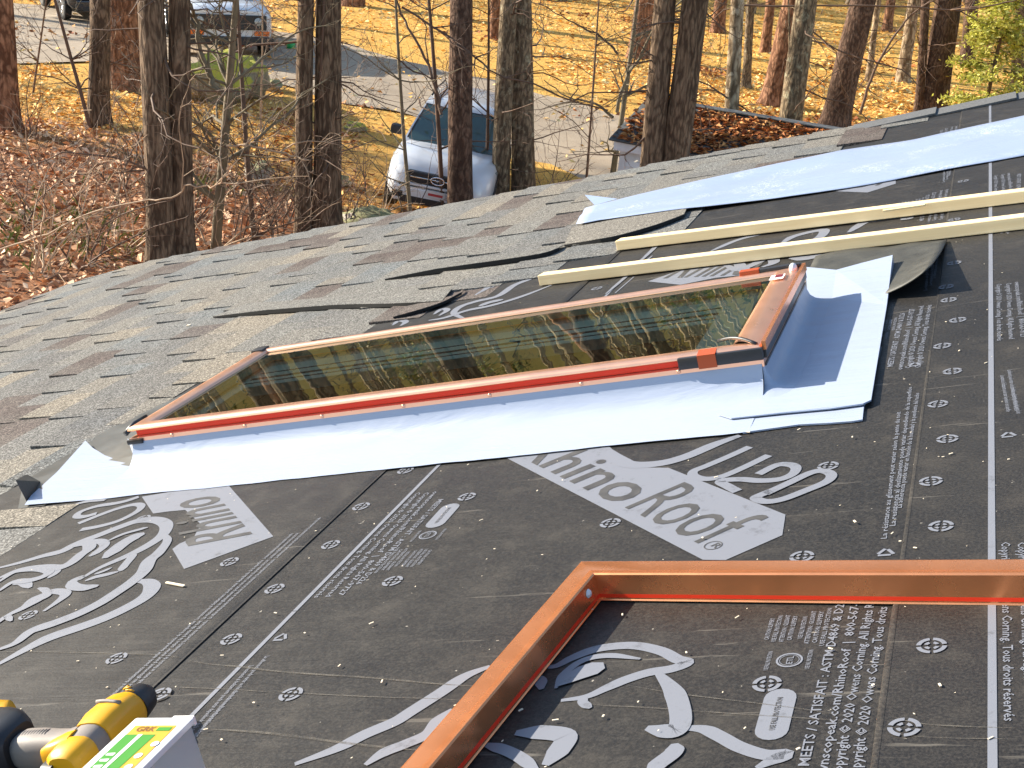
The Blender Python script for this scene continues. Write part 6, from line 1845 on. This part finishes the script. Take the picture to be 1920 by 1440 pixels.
        pl = MB().cbox((2.275, -0.16, 0.44), (2.29, 0.16, 0.56), 0.004).build('number_plate', 'plate', t)
        MB().box((2.2905, -0.12, 0.475), (2.292, 0.12, 0.515)).build('plate_band', 'plate_red', pl)
        for s in (1, -1):
            MB().tube([(0.1, s * 0.56, 1.665), (-0.4, s * 0.565, 1.70), (-1.5, s * 0.555, 1.68)], [0.016] * 3, 6).build('roof_rail', 'trim_black', t, True)
        for s in (1, -1):
            MB().tube([(1.24, s * 0.5, 1.085), (1.10, s * 0.1, 1.16)], [0.01, 0.006], 5).build('wiper', 'trim_black', t)
    return t
def heading(fx, fy): return math.atan2(fy, fx)
fc_ = Vector((-6.5302, 16.1214))
fd = Vector((0.25, -0.968)).normalized()
cc = fc_ - fd * 1.82
car('parked_car', 'white parked estate car facing the roof, half hidden behind two trunks', at_ground(cc.x, cc.y, heading(fd.x, fd.y), -0.33) @ Matrix.Rotation(rad(-6.5), 4, 'X') @ Matrix.Scale(0.86, 4), 'paint_white')
tc_ = Vector((-15.0867, 24.9368))
td = Vector((0.62, -0.78)).normalized()
tcx = tc_ - td * 2.4
car('pickup_truck', 'white work truck with a black front at the top left beside a brush pile', at_ground(tcx.x, tcx.y, heading(td.x, td.y), 0.0), 'paint_white', True)
dc = Vector((-21.3874, 27.8885))
dd = Vector((0.75, -0.66)).normalized()
car('dark_car', 'black parked car showing only its lower end at the top left edge', at_ground(dc.x - dd.x * 1.2, dc.y - dd.y * 1.2 + 1.0, heading(dd.x, dd.y), 0.0), 'paint_black')
wp = MB().cbox((-0.03, -0.25, 0.0), (0.03, 0.25, 1.3), 0.01).build('white_board', 'siding')
wp.matrix_world = at_ground(*(-22.4672, 28.7674), 0.6) @ Matrix.Rotation(0.2, 4, 'X')
tag(wp, 'white board leaning in front of the black car', 'board')

# ------------------------------------------------------------------ brush pile and bright odds and ends
bp = thing('brush_pile', 'pile of pale cut branches in front of the white truck', 'brush pile', at_ground(*(-16.4419, 27.848)))
rb = random.Random(17)
bmb = MB()
for q in range(60):
    a = rb.gauss(0.4, 0.7)
    L = rb.uniform(0.5, 1.6)
    c = Vector((rb.gauss(0.1, 0.5), rb.gauss(0, 0.35), rb.uniform(0.05, 0.5)))
    d = Vector((math.cos(a), math.sin(a) * 0.6, rb.gauss(0, 0.18))) * L * 0.5
    bmb.tube([c - d, c + Vector((0, 0, rb.uniform(0, 0.08))), c + d], [rb.uniform(0.012, 0.028), 0.014, 0.005], 5)
bmb.build('branches', 'twig_pale', bp, True)
gb = MB().ball((0, 0, 0.11), 0.115, 20, 14).build('green_ball', 'green_ball', None, True)
gb.matrix_world = at_ground(*(-14.9232, 27.4584))
tag(gb, 'bright green ball lying on the dark part of the driveway', 'ball')
rb_ = thing('red_can', 'small red fuel can in front of the brush pile', 'can', at_ground(*(-15.8395, 26.9456), 0.7))
smooth_angle(MB().cbox((-0.14, -0.09, 0.0), (0.14, 0.09, 0.24), 0.03).build('body', 'red', rb_))
MB().tube([(-0.07, 0, 0.24), (-0.07, 0, 0.30), (0.07, 0, 0.30), (0.07, 0, 0.24)], [0.018] * 4, 8).build('handle', 'red', rb_, True)
MB().tube([(0.11, 0, 0.23), (0.17, 0, 0.30)], [0.02, 0.015], 8).build('spout', 'tool_black', rb_, True)
